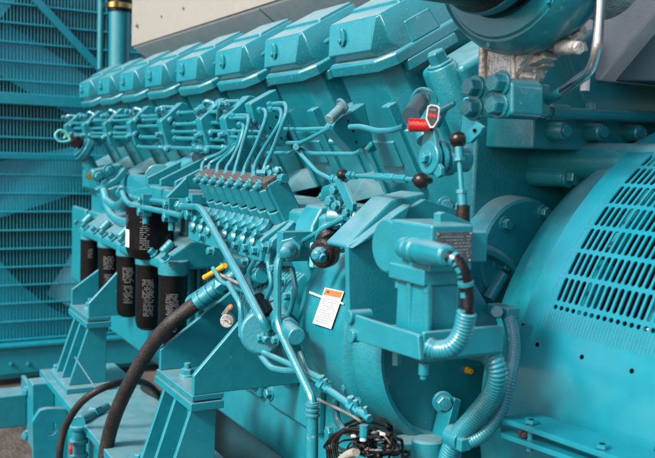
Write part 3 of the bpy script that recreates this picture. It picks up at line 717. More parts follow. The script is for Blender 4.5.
# ================================================================== end cover with hanging wire loop at the far corner
t = thing('water_pump_housing', at(110, 178, Y=.72), 'teal angled pump housing at the far front corner of the engine', 'housing')
bm = nb(); prism(bm, [at(x, y, X=-2.75) for x, y in ((91, 170), (98, 192), (126, 176), (120, 164), (104, 166), (97, 186))][:2]+[at(x, y, X=-2.75) for x, y in ((130, 181), (122, 163), (105, 167))], -X_*.10); obj('housing_body', bm, 'cast', t, .01, 3)
bm = nb(); prism(bm, [at(x, y, X=-2.7) for x, y in ((93, 189), (97, 193), (117, 183), (127, 170), (122, 167), (112, 178))], X_*.03); obj('flange', bm, 'teal', t, .005)
bm = nb(); cyl(bm, at(114, 185, X=-2.78), at(119, 205, X=-2.78), .06, seg=28); cyl(bm, at(86, 158, X=-2.8), at(95, 176, X=-2.8), .022, seg=16); obj('outlet', bm, 'cast', t, .005)
for px, py in ((98, 176), (109, 170), (104, 183)): bolt(t, at(px, py, X=-2.69), X_, .014)
bm = nb(); cyl(bm, at(88.5, 176, X=-2.74), at(90.5, 176.5, X=-2.70), .011, seg=6); obj('brass_plug', bm, 'brass', t)
t = thing('cable_gland', at(84, 149, X=-2.8), 'teal threaded gland with a brown plug and looped green wire', 'gland')
bm = nb(); a = at(79, 147, X=-2.8); c = at(89, 153, X=-2.8); d = (c-a).normalized(); cyl(bm, a, c, .034, seg=20); cyl(bm, a+d*.01, a+d*.02, .040, seg=20); cyl(bm, c-d*.02, c-d*.008, .040, seg=20); obj('gland_body', bm, 'teal', t, .002)
bm = nb(); cyl(bm, at(70, 140, X=-2.8), at(82, 143, X=-2.8), .014, .020, seg=12); cyl(bm, at(74, 139, X=-2.78), at(79, 145, X=-2.78), .018, seg=12); obj('plug', bm, 'ball', t)
bm = nb(); tube(bm, smoothline([at(x, y, X=-2.8) for x, y in ((71, 140), (66, 134), (60, 131), (55.5, 134), (57.5, 140), (64, 142), (70, 141))]), .0035, 6); obj('wire', bm, 'green', t)
bm = nb(); tube(bm, smoothline([at(x, y, X=-2.79) for x, y in ((71, 141), (67, 133), (60, 130), (55, 135), (58.5, 141), (65, 141.5), (70, 140))]), .003, 6); obj('wire', bm, 'paleteal', t)

# ================================================================== ENGINE MOUNTS
def mount(px_label):
    X1 = -1.478; X0 = -1.70; Yn = .55; zt = .672; yb = .617
    t = thing('engine_mount', ((X0+X1)/2, .6, .48), px_label, 'engine mount', 'engine mounts on ribbed pedestals')
    bm = nb(); box2(bm, X0, X1, Yn, yb, zt-.016, zt); obj('lower_plate', bm, 'teal', t, .002)
    bm = nb(); box2(bm, X0+.004, X1-.003, Yn+.003, yb, zt+.003, zt+.014); obj('upper_plate', bm, 'teal', t, .002)
    g1 = [(Yn+.03, zt+.014), (Yn+.03, zt+.062), (.72, zt+.150), (.79, zt+.150), (.79, zt+.014)]
    for x in (X1-.016, X0+.008):
        if x > -1.6: pts = [(Yn+.006, zt+.014), (Yn+.006, zt+.052), (.650, zt+.152), (.782, zt+.152), (.782, zt+.014)]
        else: pts = [(Yn+.006, zt+.014), (Yn+.006, zt+.058), (.73, zt+.185), (.782, zt+.185), (.782, zt+.014)]
        bm = nb(); yzprism(bm, pts, x, x+.012); obj('gusset', bm, 'teal', t, .0025)
    bm = nb(); box2(bm, X0+.01, X1-.01, .762, .781, zt+.005, zt+.19); obj('back_plate', bm, 'teal', t, .003)
    for dx, dy in ((-.065, .045), (.0, .08)):
        p = Vector(((X0+X1)/2+dx+.03, Yn+dy, zt+.014)); bm = nb(); hexhead(bm, p, Z_, .014, .012); cyl(bm, p, p+Z_*.026, .007, seg=12); obj('bolt', bm, 'teal', t, .001, 1)
    # ribbed pedestal, battered front
    b = .497
    bm = nb(); yzprism(bm, [(Yn+.012, zt-.018), (Yn-.040, b), (.612, b), (.612, zt-.018)], X1-.040, X1-.028); obj('pedestal_rib', bm, 'teal', t, .002)
    bm = nb(); yzprism(bm, [(Yn+.012, zt-.018), (Yn-.040, b), (.612, b), (.612, zt-.018)], X0+.095, X0+.107); obj('pedestal_rib', bm, 'teal', t, .002)
    bm = nb(); yzprism(bm, [(Yn+.012, zt-.018), (Yn-.040, b), (.612, b), (.612, zt-.018)], X0+.025, X0+.037); obj('pedestal_rib', bm, 'teal', t, .002)
    bm = nb(); yzprism(bm, [(.585, zt-.018), (.585, b), (.597, b), (.597, zt-.018)], X0+.026, X1-.03); obj('pedestal_back', bm, 'teal', t)
    bm = nb(); box2(bm, X0, X1+.004, Yn-.052, .625, b-.014, b-.0005); obj('foot_plate', bm, 'teal', t, .002)
    for dy in (-.045, .0): 
        bm = nb(); hexhead(bm, (X0+.012, Yn+dy+.012, b), Z_, .011); obj('bolt', bm, 'teal', t, .001, 1)
    return t
m1 = mount('near engine mount with open plate on a tall ribbed pedestal')
m2 = copy_tree(m1, shift=Vector((-.797, -.004, 0))); m2['label'] = 'far engine mount beside the row of lower black filters'

# ================================================================== BASE FRAME
t = thing('base_frame', (-2, .7, 0), 'teal steel base frame under the engine mounts', 'base frame')
bm = nb(); box2(bm, -2.56, -1.2, .478, .70, .462, .4825); box2(bm, -2.56, -1.2, .500, .515, .20, .462); box2(bm, -2.56, -1.2, .478, .70, .18, .20); obj('side_beam', bm, 'teal', t, .003)
bm = nb(); box2(bm, -2.52, -2.45, .438, .50, .28, .470); obj('corner_block', bm, 'teal', t, .004)
X = -2.28
bm = nb(); q = [at(x, y, X=X) for x, y in ((32.5, 423), (40, 411), (47, 409), (66, 409), (70, 430), (68, 470), (34, 470))]
# lifting lug plate with a hole: build as ring around the hole
hc = at(51, 429, X=X); hr = .018
outer = q; nO = 40; ring_o, ring_i = [], []
for k in range(nO):
    a = 2*math.pi*k/nO; d = Vector((0, math.cos(a), math.sin(a))); best = None
    for i in range(len(outer)):
        p, r2 = outer[i]-hc, outer[(i+1) % len(outer)]-hc; e = r2-p; den = d.y*e.z-d.z*e.y
        if abs(den) < 1e-9: continue
        s = (p.y*e.z-p.z*e.y)/den; u = (p.y*d.z-p.z*d.y)/den
        if s > 0 and -1e-6 <= u <= 1+1e-6 and (best is None or s < best): best = s
    ring_o.append(hc+d*(best or .05)); ring_i.append(hc+d*hr)
vo = [bm.verts.new(p) for p in ring_o]; vi = [bm.verts.new(p) for p in ring_i]; vo2 = [bm.verts.new(p-X_*.022) for p in ring_o]; vi2 = [bm.verts.new(p-X_*.022) for p in ring_i]
for k in range(nO):
    j = (k+1) % nO
    bm.faces.new((vo[k], vo[j], vi[j], vi[k])); bm.faces.new((vo2[k], vi2[k], vi2[j], vo2[j])); bm.faces.new((vo[k], vo2[k], vo2[j], vo[j])); bm.faces.new((vi[k], vi[j], vi2[j], vi2[k]))
obj('lifting_lug', bm, 'teal', t)

# near base parts visible between mounts

bm = nb(); box2(bm, -2.9, .4, 1.0, 1.03, .03, .46); obj('inner_beam', bm, 'core', t)  # dark core colour stands in for the shade under the engine
# cross beam to radiator at far left
t = thing('cross_beam', (-3.2, .3, .2), 'teal rectangular cross beam with flange on the left floor', 'beam')
p0, p1 = at(0, 412, X=-2.75), at(27, 411, X=-2.75)
bm = nb(); zc = (p0.z+p1.z)/2; box2(bm, -2.85, -2.75, -.2, p1.y, zc-.052, zc+.052); obj('beam_tube', bm, 'teal', t, .005)
bm = nb(); box2(bm, -2.86, -2.74, p1.y, p1.y+.014, zc-.10, zc+.085); obj('beam_flange', bm, 'teal', t, .003)
for dz in (-.08, .062): bolt(t, (-2.745, p1.y-.001, zc+dz), X_-Y_, .012)
# pump oil pan block behind the mounts, dark underside
bm = nb(); yzprism(bm, [(1.1, .46), (1.15, .30), (1.6, .30), (1.6, .46)], -3.2, -1.1); obj('oil_pan', bm, 'cast', ENG, .01)
# slanted side plate right of the near mount

# ================================================================== HOSES
t = thing('large_hose', at(98, 458, Y=.50), 'thick black rubber hose arching down from a teal fitting', 'hose')
pts = [at(x, y, Y=Y) for x, y, Y in ((198, 302, .62), (186, 311, .60), (170, 324, .57), (152, 345, .545), (134, 375, .52), (118, 408, .50), (108, 440, .49), (103, 475, .48))]
bm = nb(); tube(bm, smoothline(pts, 10), .0158, 18); obj('hose_body', bm, 'hose', t)
d = (pts[0]-pts[1]).normalized(); bm = nb(); cyl(bm, pts[0]-d*.006, pts[0]+d*.05, .0168, seg=22, ch=.003); cyl(bm, pts[0]+d*.006, pts[0]+d*.012, .0198, seg=22); cyl(bm, pts[0]+d*.028, pts[0]+d*.034, .0198, seg=22); cyl(bm, pts[0]+d*.05, pts[0]+d*.075, .017, seg=6); cyl(bm, pts[0]+d*.07, pts[0]+d*.14, .013, seg=16); obj('hose_end', bm, 'teal', t, .001)
bm = nb(); tube(bm, smoothline([at(x, y, Y=Y) for x, y, Y in ((59, 475, .42), (60, 450, .42), (65, 428, .43), (78, 406, .45), (95, 392, .48), (115, 384, .53), (135, 381, .60), (150, 386, .66), (160, 397, .70), (172, 412, .74))], 10), .0085, 14); tag(obj('hose_loop', bm, 'hose'), 'thin black hose looping round beside the upright drain pipe', 'hose')
bm = nb(); tube(bm, smoothline([at(x, y, Y=Y) for x, y, Y in ((175, 400, .72), (150, 392, .70), (140, 391, .70), (144, 398, .69), (135, 404, .68), (120, 408, .66), (104, 412, .64), (85, 417, .6))], 10), .012, 14); tag(obj('coiled_hose', bm, 'hose'), 'worn brown-black hose coil behind the thick arching hose', 'hose')
t = thing('drain_pipe', at(80, 458, Y=.47), 'upright teal drain pipe with collars and a slanted branch', 'pipe')
a = at(79, 425, Y=.47)
bm = nb(); cyl(bm, a-Z_*.3, a, .017, seg=20); obj('pipe_body', bm, 'teal', t)
for dz in (-.005, -.040, -.075): 
    bm = nb(); cyl(bm, a+Z_*(dz-.005), a+Z_*(dz+.006), .0225, seg=20, ch=.002); obj('collar', bm, 'teal', t)
bm = nb(); cyl(bm, at(80, 421, Y=.47), at(106, 407, Y=.56), .013, seg=16); cyl(bm, at(78, 424, Y=.465), at(86, 417, Y=.50), .018, seg=16); cyl(bm, at(92, 414, Y=.51), at(98, 411, Y=.53), .017, seg=6); obj('branch', bm, 'teal', t, .001)
bm = nb(); p = at(69, 449, Y=.440); prism(bm, [p+Vector((-.008, 0, -.012)), p+Vector((.010, 0, -.012)), p+Vector((.012, 0, .004)), p+Vector((.0, 0, .014))], Y_*.006); tag(obj('warning_tag', bm, 'red', None, .001), 'small red triangular tag beside the upright drain pipe', 'tag')
t = thing('oil_probe', at(85, 372, Y=.5), 'thin dark probe rod leaning against the far pedestal', 'rod')
bm = nb(); cyl(bm, at(75, 357, Y=.50), at(97, 390, Y=.50), .0022, seg=8); obj('rod_body', bm, 'slate', t)

# ================================================================== valve pump low centre: dipstick, brass tag, plug, lower pump
t = thing('lift_pump', at(250, 325, Y=.6), 'small teal lift pump with crossing pipes under the ribbed barrel', 'pump')
Y = .60
bm = nb(); cyl(bm, at(262, 325, Y=.66), at(262, 333, Y=.57), .036, seg=28, ch=.004); cyl(bm, at(247, 318, Y=.6), at(262, 330, Y=.62), .018, seg=16); cyl(bm, at(283, 325, Y=.57), at(297, 337, Y=.55), .013, seg=16, ch=.002); cyl(bm, at(285, 326, Y=.57), at(289, 330, Y=.565), .017, seg=18); cyl(bm, at(270, 300, Y=.62), at(283, 325, Y=.58), .018, seg=16); obj('pump_body', bm, 'cast', t, .002)
bm = nb(); cyl(bm, at(258, 299, Y=.58), at(270, 317, Y=.575), .0120, seg=22, ch=.001); obj('black_plug', bm, 'black', t)
for px, py in ((258, 318), (255, 313), (268, 322), (277, 340), (262, 338), (250, 330), (272, 332)): bolt(t, at(px, py, Y=.57), -Y_, .0065)
bm = nb(); cyl(bm, at(250, 282, Y=.60), at(262, 276, Y=.60), .014, .013, seg=18, ch=.001); cyl(bm, at(244, 283, Y=.61), at(250, 282, Y=.60), .010, seg=14); obj('side_plug', bm, 'teal', t, .001)
for pts, r in (([(228, 283), (241, 305), (241, 328), (241, 336), (252, 341), (262, 343)], .0052), ([(246, 333), (258, 352), (271, 368), (285, 371), (299, 370)], .0052), ([(244, 340), (262, 352), (290, 364), (303, 372), (330, 388)], .0045), ([(246, 333), (256, 334), (268, 341)], .006), ([(300, 352), (306, 372), (316, 376), (330, 385)], .005), ([(213, 268), (222, 283), (230, 285)], .004)):
    pipe('pump_line', [at(x, y, Y=.572) for x, y in pts], r, 'teal', t, .015)
for pts in ([(268, 262), (272, 285), (266, 300)], [(256, 258), (248, 272), (252, 292), (262, 300)], [(292, 268), (296, 290), (290, 312), (284, 322)]):
    pipe('pump_line', [at(x, y, Y=.585) for x, y in pts], .0042, 'teal', t, .012)
for px, py in ((276, 268), (283, 282), (289, 296), (246, 262), (240, 268), (270, 312)): bolt(t, at(px, py, Y=.592), -Y_+X_*.2, .006, h=.010)
bm = nb(); tube(bm, smoothline([at(x, y, Y=.60) for x, y in ((244, 321), (254, 317), (268, 322), (276, 331), (270, 341), (256, 337), (246, 328), (244, 321))]), .005, 8); obj('rim_line', bm, 'teal', t)
bm = nb(); cyl(bm, at(193, 304, Y=.63), at(222, 285, Y=.66), .020, seg=20); cyl(bm, at(219, 279, Y=.60), at(245, 292, Y=.60), .0055, seg=12); obj('outlet', bm, 'teal', t)
t = thing('dipstick_handle', at(215, 271, Y=.58), 'bright yellow dipstick handle left of the ribbed barrel', 'handle')
bm = nb(); L = smoothline([at(x, y, Y=.58) for x, y in ((205.5, 277), (214, 272), (225, 265.5))], 6); tube(bm, L, .0050, 12); 
cyl(bm, at(204.8, 277.4, Y=.58), at(205.8, 276.8, Y=.58), .0055, seg=12)
obj('grip', bm, 'yellow', t)
bm = nb(); cyl(bm, at(219, 274, Y=.58), at(240, 284, Y=.585), .003, seg=10); obj('stem', bm, 'steel', t)
t = thing('valve_disc', at(228, 320, Y=.56), 'dull metal valve disc with an orange dot hanging left of the lift pump', 'valve')
bm = nb(); cyl(bm, at(227, 321, Y=.56), at(228.5, 319.5, Y=.572), .0120, seg=24, ch=.001); prism(bm, [at(x, y, Y=.56) for x, y in ((221, 314), (228, 305), (231, 307), (224, 317))], Y_*.004); tube(bm, [at(226+4.5*math.cos(s), 323-3.5*math.sin(s), Y=.556) for s in [k*.5-.4 for k in range(8)]], .0018, 8); obj('disc', bm, 'steel', t, .0008)
bm = nb(); lathe(bm, at(231.5, 307, Y=.555), -Y_, [(0, .0048), (.003, .0048), (.005, .002)], 14); obj('seal_dot', bm, 'orange', t)

# ================================================================== BELL DRUM with tag
DC = (.752, .885)
t = thing('starter_drum', (-1.05, DC[0], DC[1]-.19), 'large pale teal bell shaped drum with the white paper tag', 'drum')
def Dp(x): return Vector((x, DC[0], DC[1]))
bm = nb(); lathe(bm, Dp(-1.165), X_, [(0, .138), (.008, .148), (.05, .152), (.155, .156), (.160, .164), (.176, .166), (.180, .162), (.183, .156), (.186, .152), (.225, .147), (.233, .140), (.231, .134), (.214, .130), (.210, .09), (.206, .0)], 96); obj('drum_body', bm, 'cast', t, ang=50)
for deg in (205, 228, 250, 272):
    a = R(deg); bolt(t, Vector((-1.005, DC[0]+.159*math.cos(a), DC[1]+.159*math.sin(a))), -X_, .0065, h=.012)
def drum_pt(px, py, r):
    d = CM @ np.array([px-W_/2, py-H_/2, F_]); a = d[1]**2+d[2]**2; b = -2*(DC[0]*d[1]-(CZ-DC[1])*d[2]); c = DC[0]**2+(CZ-DC[1])**2-r*r
    s = (-b-max(0, b*b-4*a*c)**.5)/2/a; return Vector((d[0]*s, d[1]*s, d[2]*s+CZ))
def surf_patch(bm, corners, r, nu=6, nv=8):     # corners: tl, tr, br, bl in pixels; laid on the drum
    tl, tr, br, bl = [Vector((*c, 0)) for c in corners]
    g = [[bm.verts.new(drum_pt(*(tl.lerp(tr, u/nu).lerp(bl.lerp(br, u/nu), v/nv)).xy, r)) for u in range(nu+1)] for v in range(nv+1)]
    for v in range(nv):
        for u in range(nu): bm.faces.new((g[v][u], g[v][u+1], g[v+1][u+1], g[v+1][u]))
RT = .1575
tg = thing('paper_tag', drum_pt(328, 328, RT), 'white paper tag with an orange header strapped on the pale drum', 'tag')
bm = nb(); surf_patch(bm, ((325, 287.5), (344, 291.5), (331, 329), (312.5, 323)), RT+.001); obj('paper', bm, 'white', tg)
bm = nb(); surf_patch(bm, ((325.8, 288.8), (342.6, 292.4), (339.8, 298), (322.8, 294.4)), RT+.0016); obj('orange_header', bm, 'orange', tg)
bm = nb()
rr = random.Random(3)
for k in range(11):
    f = .28+.062*k; x0, y0_, x1, y1_ = 325-12.5*f, 287.5+35.5*f, 344-13*f, 291.5+37.5*f; u = .1
    while u < .86:
        L = rr.uniform(.05, .16)
        q = lambda u, dy=0: (x0+(x1-x0)*u, y0_+(y1_-y0_)*u+dy)
        if rr.random() < .85: surf_patch(bm, (q(u), q(min(.9, u+L)), q(min(.9, u+L), .55), q(u, .55)), RT+.0018, 1, 1)
        u += L+.03
obj('small_print', bm, 'inkgrey', tg)
bm = nb(); surf_patch(bm, ((327, 290.6), (329.4, 291), (328.8, 293.2), (326.2, 292.6)), RT+.002, 1, 1); obj('warning_mark', bm, 'ink', tg)
bm = nb(); surf_patch(bm, ((309.5, 291), (322, 296), (321.3, 298), (309, 293)), RT+.0012, 3, 1); surf_patch(bm, ((339, 301), (343.5, 303), (343.5, 304.8), (338.5, 303)), RT+.0012, 3, 1); obj('strap', bm, 'white', tg)

# ================================================================== big plate bracket and pale sloped top behind the actuator
t = thing('actuator_bracket', (-1.0, .7, .95), 'large flat teal bracket plate standing behind the speed actuator', 'bracket')
PXX = -.912
bm = nb(); prism(bm, [at(x, y, X=PXX) for x, y in ((348, 246), (425, 199), (470, 214), (470, 300), (455, 350), (350, 340))], -X_*.010); obj('upright_plate', bm, 'teal', t, .002)
bm = nb(); prism(bm, [at(x, y, X=PXX-.010) for x, y in ((345, 247), (392, 200), (425, 192), (431, 199), (350, 251))], -X_*.055); obj('sloped_top', bm, 'cast', t, .005)
bm = nb(); prism(bm, [at(x, y, X=PXX+.01) for x, y in ((352, 249), (398, 213), (412, 204), (405, 222), (394, 228))], -X_*.02); obj('sloped_rib', bm, 'teal', t, .002)
bm = nb(); prism(bm, [at(x, y, X=-.815) for x, y in ((448, 282), (474, 282), (498, 322), (499, 368), (488, 362), (448, 356))], -X_*.008); obj('side_plate', bm, 'teal', t, .002)
bolt(t, at(446, 205.5, X=-.93), X_-Y_*.5, .0095, h=.010)
# side bar (channel) below
bm = nb()
p = [at(346, 312, Y=.50), at(418, 335, Y=.50), at(420, 361, Y=.50), at(346, 338, Y=.50)]
prism(bm, p, Y_*.006); obj('front_bar', bm, 'teal', t, .002)
xr = p[1].x
bm = nb(); zt = at(420, 345, Y=.50).z; q = [Vector((xr-.004, .506, zt+.012)), Vector((xr-.004, .506, zt-.018)), Vector((xr-.004, .612, zt-.018)), Vector((xr-.004, .612, zt+.012))]; prism(bm, q, X_*.006); obj('end_bar', bm, 'teal', t, .002)
bm = nb(); box2(bm, xr-.15, xr, .508, .612, zt-.020, zt-.014); obj('tray', bm, 'teal', t, .001)
for px, py, Y in ((348, 317, .495), (350, 336, .495)):
    a = at(px, py, Y=Y); bm = nb(); cyl(bm, a, a+Y_*.03, .008, seg=18); obj('standoff', bm, 'teal', t, .001)
for px, py in ((424, 363),): bm = nb(); pp = at(px, py, Y=.515); cyl(bm, pp, pp-Z_*.012, .0055, seg=12); cyl(bm, pp-Z_*.012, pp-Z_*.017, .0035, seg=10); obj('nut', bm, 'teal', t)
bm = nb(); cyl(bm, at(397, 352, Y=.56), at(397, 365, Y=.56), .006, seg=6); cyl(bm, at(355, 401, Y=.60), at(357, 401, Y=.585), .006, seg=6); obj('nut', bm, 'teal', t)

# ================================================================== ACTUATOR
t = thing('speed_actuator', at(425, 340, Y=.55), 'teal speed actuator with round end cap and dark label plate', 'actuator')
CC = at(385.5, 246, Y=.515)
bm = nb(); lathe(bm, CC, Y_, [(0, .0275), (.0015, .0295), (.035, .0295), (.037, .027)], 56); obj('end_cap', bm, 'teal', t)
bm = nb(); p = [at(x, y, Y=.5165) for x, y in ((391, 224), (397, 233), (399, 238), (399, 262), (402, 267), (398, 270), (390, 268), (384, 255))]; prism(bm, p, Y_*.040); box(bm, at(404, 249, Y=.54), .03, .035, .040); obj('cap_lug', bm, 'teal', t, .002)
XL = -.70
def LX(px, py, X=XL): return at(px, py, X=X)
def xbox(bm, pa, pb, X1, X0):      # box with its near face (X1) spanning two pixels corners
    a, b = at(*pa, X=X1), at(*pb, X=X1); box2(bm, X0, X1, a.y, b.y, b.z, a.z)
bm = nb(); xbox(bm, (432, 225), (472, 272), XL, XL-.075); obj('body_upper', bm, 'teal', t, .0035, 3)
bm = nb(); xbox(bm, (434, 227), (470, 270), XL-.07, XL-.125); obj('body_rear', bm, 'teal', t, .003)
bm = nb(); xbox(bm, (472, 232), (487, 262), XL-.012, XL-.05); obj('side_flange', bm, 'teal', t, .002)
bm = nb(); a, b = LX(436, 232), LX(470.5, 262); box2(bm, XL, XL+.0014, a.y, b.y, b.z, a.z); lp = obj('label_plate', bm, 'plate', t, .0004)
bm = nb(); rr = random.Random(11)
wy, hz_ = b.y-a.y, a.z-b.z
for k in range(7):
    z = a.z-hz_*(.14+.105*k); y = a.y+wy*.1
    while y < b.y-wy*.12:
        L = rr.uniform(.002, .006)
        if rr.random() < .8: v = [bm.verts.new((XL+.0018, yy, zz_)) for yy, zz_ in ((y, z), (min(y+L, b.y-.003), z), (min(y+L, b.y-.003), z-.0013), (y, z-.0013))]; bm.faces.new(v)
        y += L+.0012
obj('plate_text', bm, 'platetext', lp)
for yy, z_ in ((a.y+.0022, a.z-.0022), (b.y-.0022, a.z-.0022), (b.y-.0022, b.z+.0022), (a.y+.0022, b.z+.0022)):
    bm = nb(); lathe(bm, Vector((XL+.0012, yy, z_)), X_, [(0, .0013), (.0007, .001)], 10); obj('rivet', bm, 'steel', lp)
bm = nb(); xbox(bm, (424, 270), (462, 285), XL-.008, XL-.075); obj('body_flange', bm, 'teal', t, .0025)
bm = nb(); xbox(bm, (427, 285), (457, 342), XL-.012, XL-.068); a, b = at(427, 285, X=XL-.012), at(427, 340, X=XL-.012); cyl(bm, a+Vector((.0, .001, 0)), b+Vector((0, .001, 0)), .0045, seg=14); cyl(bm, a+Vector((-.03, .0, 0)), b+Vector((-.03, .0, 0)), .0045, seg=14); obj('body_lower', bm, 'teal', t, .003)
for px, py, X in ((427.5, 288, XL-.012), (399, 283, XL-.068)): bm = nb(); pp = at(px, py, X=X); cyl(bm, pp+Z_*.005, pp-Z_*.005, .0045, seg=12); obj('bolt', bm, 'teal', t)
bm = nb(); prism(bm, [at(x, y, X=-.735) for x, y in ((440, 214), (445, 212), (472, 223), (470, 227), (440, 222))], -X_*.012); obj('top_lug', bm, 'teal', t, .001)
# conduit gland and cable
g0, g1 = at(405, 248, Y=.515), at(447, 256, Y=.495)
d = (g1-g0).normalized(); L = (g1-g0).length
bm = nb(); lathe(bm, g0, d, [(0, .012), (.012, .012), (.014, .009), (.018, .0095), (.020, .0125), (.032, .0130), (.034, .0115), (.044, .0120), (.052, .0130), (L, .0105), (L+.002, .008)], 28); obj('cable_gland', bm, 'teal', t)
cab = [at(x, y, Y=Y) for x, y, Y in ((445, 256, .496), (455, 260, .50), (463, 272, .505), (467, 292, .51), (467, 312, .51), (462, 333, .51), (452, 347, .505), (438, 350, .50), (428, 346, .495))]
bm = nb(); tube(bm, smoothline(cab[:6], 8), .0068, 14); o = obj('control_cable', bm, 'rubber', t)
corrug('conduit_wrap', cab[4:], .0095, 'teal', t, .0035)
bm = nb()
sl = smoothline(cab[:6], 8)
for k in (6, 20, 33):
    if k+1 < len(sl): cyl(bm, sl[k], sl[k]+(sl[k+1]-sl[k]).normalized()*.004, .0078, seg=14)
for k in range(8, 39):
    if rr.random() < .25 and k+1 < len(sl): dq = (sl[k+1]-sl[k]).normalized(); cyl(bm, sl[k]+Vector((.0, -.0022, 0)), sl[k]+dq*rr.uniform(.002, .006)+Vector((0, -.0022, 0)), .0052, seg=8)
obj('cable_band', bm, 'teal', o)

# ================================================================== LINKAGE
t = thing('throttle_lever', at(428, 158, Y=.60), 'round teal throttle lever with a drilled upper arm under the red cap', 'lever')
bm = nb(); c = at(427.5, 158, Y=.60); lathe(bm, c, Y_, [(0, .0185), (.0012, .0200), (.008, .0200)], 40); 
prism(bm, [at(x, y, Y=.602) for x, y in ((421, 146), (425, 122), (432, 122), (437, 150))], Y_*.006)
prism(bm, [at(x, y, Y=.602) for x, y in ((432, 172), (437, 178), (441, 175), (441, 168), (436, 160))], Y_*.006)
obj('lever_disc', bm, 'teal', t, .0012)
bm = nb(); lathe(bm, c+Y_*.012, Y_, [(0, .0200), (.004, .0215), (.006, .017), (.010, .017), (.012, .021), (.020, .021), (.024, .016), (.045, .016)], 32); obj('pulley', bm, 'teal', t)
bolt(t, c, -Y_, .0068, h=.007)
t = thing('control_rod', at(385, 177, Y=.6), 'horizontal teal control rod between two dark ball joints', 'control rod')
a, b = at(346, 175, Y=.60), at(420, 180, Y=.585)
bm = nb(); cyl(bm, a, b, .0030, seg=12); p = a.lerp(b, .45); q = a.lerp(b, .82); cyl(bm, p, q, .0048, seg=12); cyl(bm, a.lerp(b, .46), a.lerp(b, .56), .0062, seg=6); cyl(bm, a.lerp(b, .60), a.lerp(b, .70), .0066, seg=6); cyl(bm, a.lerp(b, .72), a.lerp(b, .84), .0056, seg=6); cyl(bm, a.lerp(b, .05), a.lerp(b, .10), .0062, seg=6); cyl(bm, a.lerp(b, .12), a.lerp(b, .16), .0055, seg=6); obj('rod_body', bm, 'teal', t, .0004)
for p, r in ((at(342.5, 174.5, Y=.60), .0082), (at(421, 180.5, Y=.583), .0098)):
    bm = nb(); lathe(bm, p-Y_*r, Y_, [(0, r*.35), (r*.3, r*.75), (r, r), (r*1.6, r*.82), (r*2.0, r*.45), (r*2.5, r*.35)], 24)
    d = (b-a).normalized()*(-1 if r > .009 else 1); cyl(bm, p, p+d*r*1.5, r*.62, r*.4, seg=16); obj('ball_joint', bm, 'ball', t, ang=70)
t = thing('link_rod', at(461, 175, Y=.6), 'upright teal link rod below a dark ball joint near the bolted block', 'control rod')
a, b = at(458.5, 147, Y=.60), at(463, 212, Y=.60)
bm = nb(); cyl(bm, a, b, .0030, seg=12); cyl(bm, a, a.lerp(b, .22), .0052, seg=12); cyl(bm, a.lerp(b, .17), a.lerp(b, .22), .0068, seg=6); cyl(bm, a.lerp(b, .66), a.lerp(b, .9), .0055, seg=12); cyl(bm, a.lerp(b, .66), a.lerp(b, .72), .0072, seg=6); obj('rod_body', bm, 'teal', t, .0004)
p = at(458, 139.5, Y=.60); r = .0095
bm = nb(); lathe(bm, p-Y_*r, Y_, [(0, r*.35), (r*.3, r*.75), (r, r), (r*1.6, r*.85), (r*2.1, r*.45)], 24); cyl(bm, p, p-Z_*r*1.6, r*.6, r*.5, seg=14); obj('ball_joint', bm, 'ball', t, ang=70)
bm = nb(); cyl(bm, b+Z_*.008, b-Z_*.012, .0075, .0085, seg=14); obj('boot', bm, 'ball', t)
bm = nb(); prism(bm, [at(x, y, Y=.605) for x, y in ((464, 143), (463, 135), (476, 122), (483, 127), (480, 133), (470, 143))], Y_*.005); o = obj('link_arm', bm, 'teal', t, .001)
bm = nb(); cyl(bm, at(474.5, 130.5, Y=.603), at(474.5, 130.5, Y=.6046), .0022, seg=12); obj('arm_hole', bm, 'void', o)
# governor shaft lever on the left of the rod
t = thing('governor_lever', at(343, 200, Y=.62), 'slanted teal governor lever hanging below the smaller ball joint', 'lever')
bm = nb(); prism(bm, [at(x, y, Y=.60) for x, y in ((334, 181), (339, 177), (344, 183), (353, 204), (352, 212), (346, 208))], Y_*.007); obj('lever_arm', bm, 'teal', t, .001)
bm = nb(); p = at(343, 218, Y=.62); cyl(bm, p+Vector((-.02, -.012, .0)), p+Vector((.03, .03, .0)), .017, seg=20, ch=.002); cyl(bm, at(327, 192, Y=.64), at(340, 188, Y=.62), .010, seg=14); cyl(bm, at(330, 204, Y=.64), at(340, 200, Y=.62), .009, seg=6); cyl(bm, at(322, 197, Y=.65), at(328, 195, Y=.65), .008, seg=6); obj('shaft_housing', bm, 'teal', t, .001)
for px, py, r in ((336, 190, .007), (332, 201, .0075), (337, 206, .006), (349, 221, .006), (338, 226, .006), (348, 213, .006)): bolt(t, at(px, py, Y=.605), -Y_+X_*.3, r)
pipe('lever_line', [at(x, y, Y=.59) for x, y in ((303, 241), (332, 224), (345, 218))], .0036, 'teal', t)
t = thing('stop_solenoid', at(325, 253, Y=.57), 'dark brown round solenoid plug with a teal hex nose', 'solenoid')
p = at(325, 253, Y=.575); d = Vector((.55, -.83, -.05)).normalized()
bm = nb(); lathe(bm, p-d*.012, d, [(0, .015), (.006, .0205), (.020, .0205), (.024, .016)], 28); obj('plug_body', bm, 'ball', t)
bm = nb(); lathe(bm, p+d*.010, d, [(0, .011), (.010, .011), (.013, .008), (.018, .0075), (.020, .005)], 10); cyl(bm, p+d*.018, p+d*.018+X_*.014-Z_*.004, .006, seg=10); obj('hex_nose', bm, 'teal', t, .0008)
bm = nb(); q = at(314.5, 255, Y=.58); box(bm, q, .010, .012, .036); obj('clip', bm, 'paleteal', t, .002)
bm = nb(); cyl(bm, at(330, 240, Y=.60), at(336, 232, Y=.62), .024, seg=22, ch=.003); cyl(bm, at(340, 240, Y=.60), at(344, 250, Y=.60), .007, seg=12); obj('cap_nut', bm, 'teal', t)
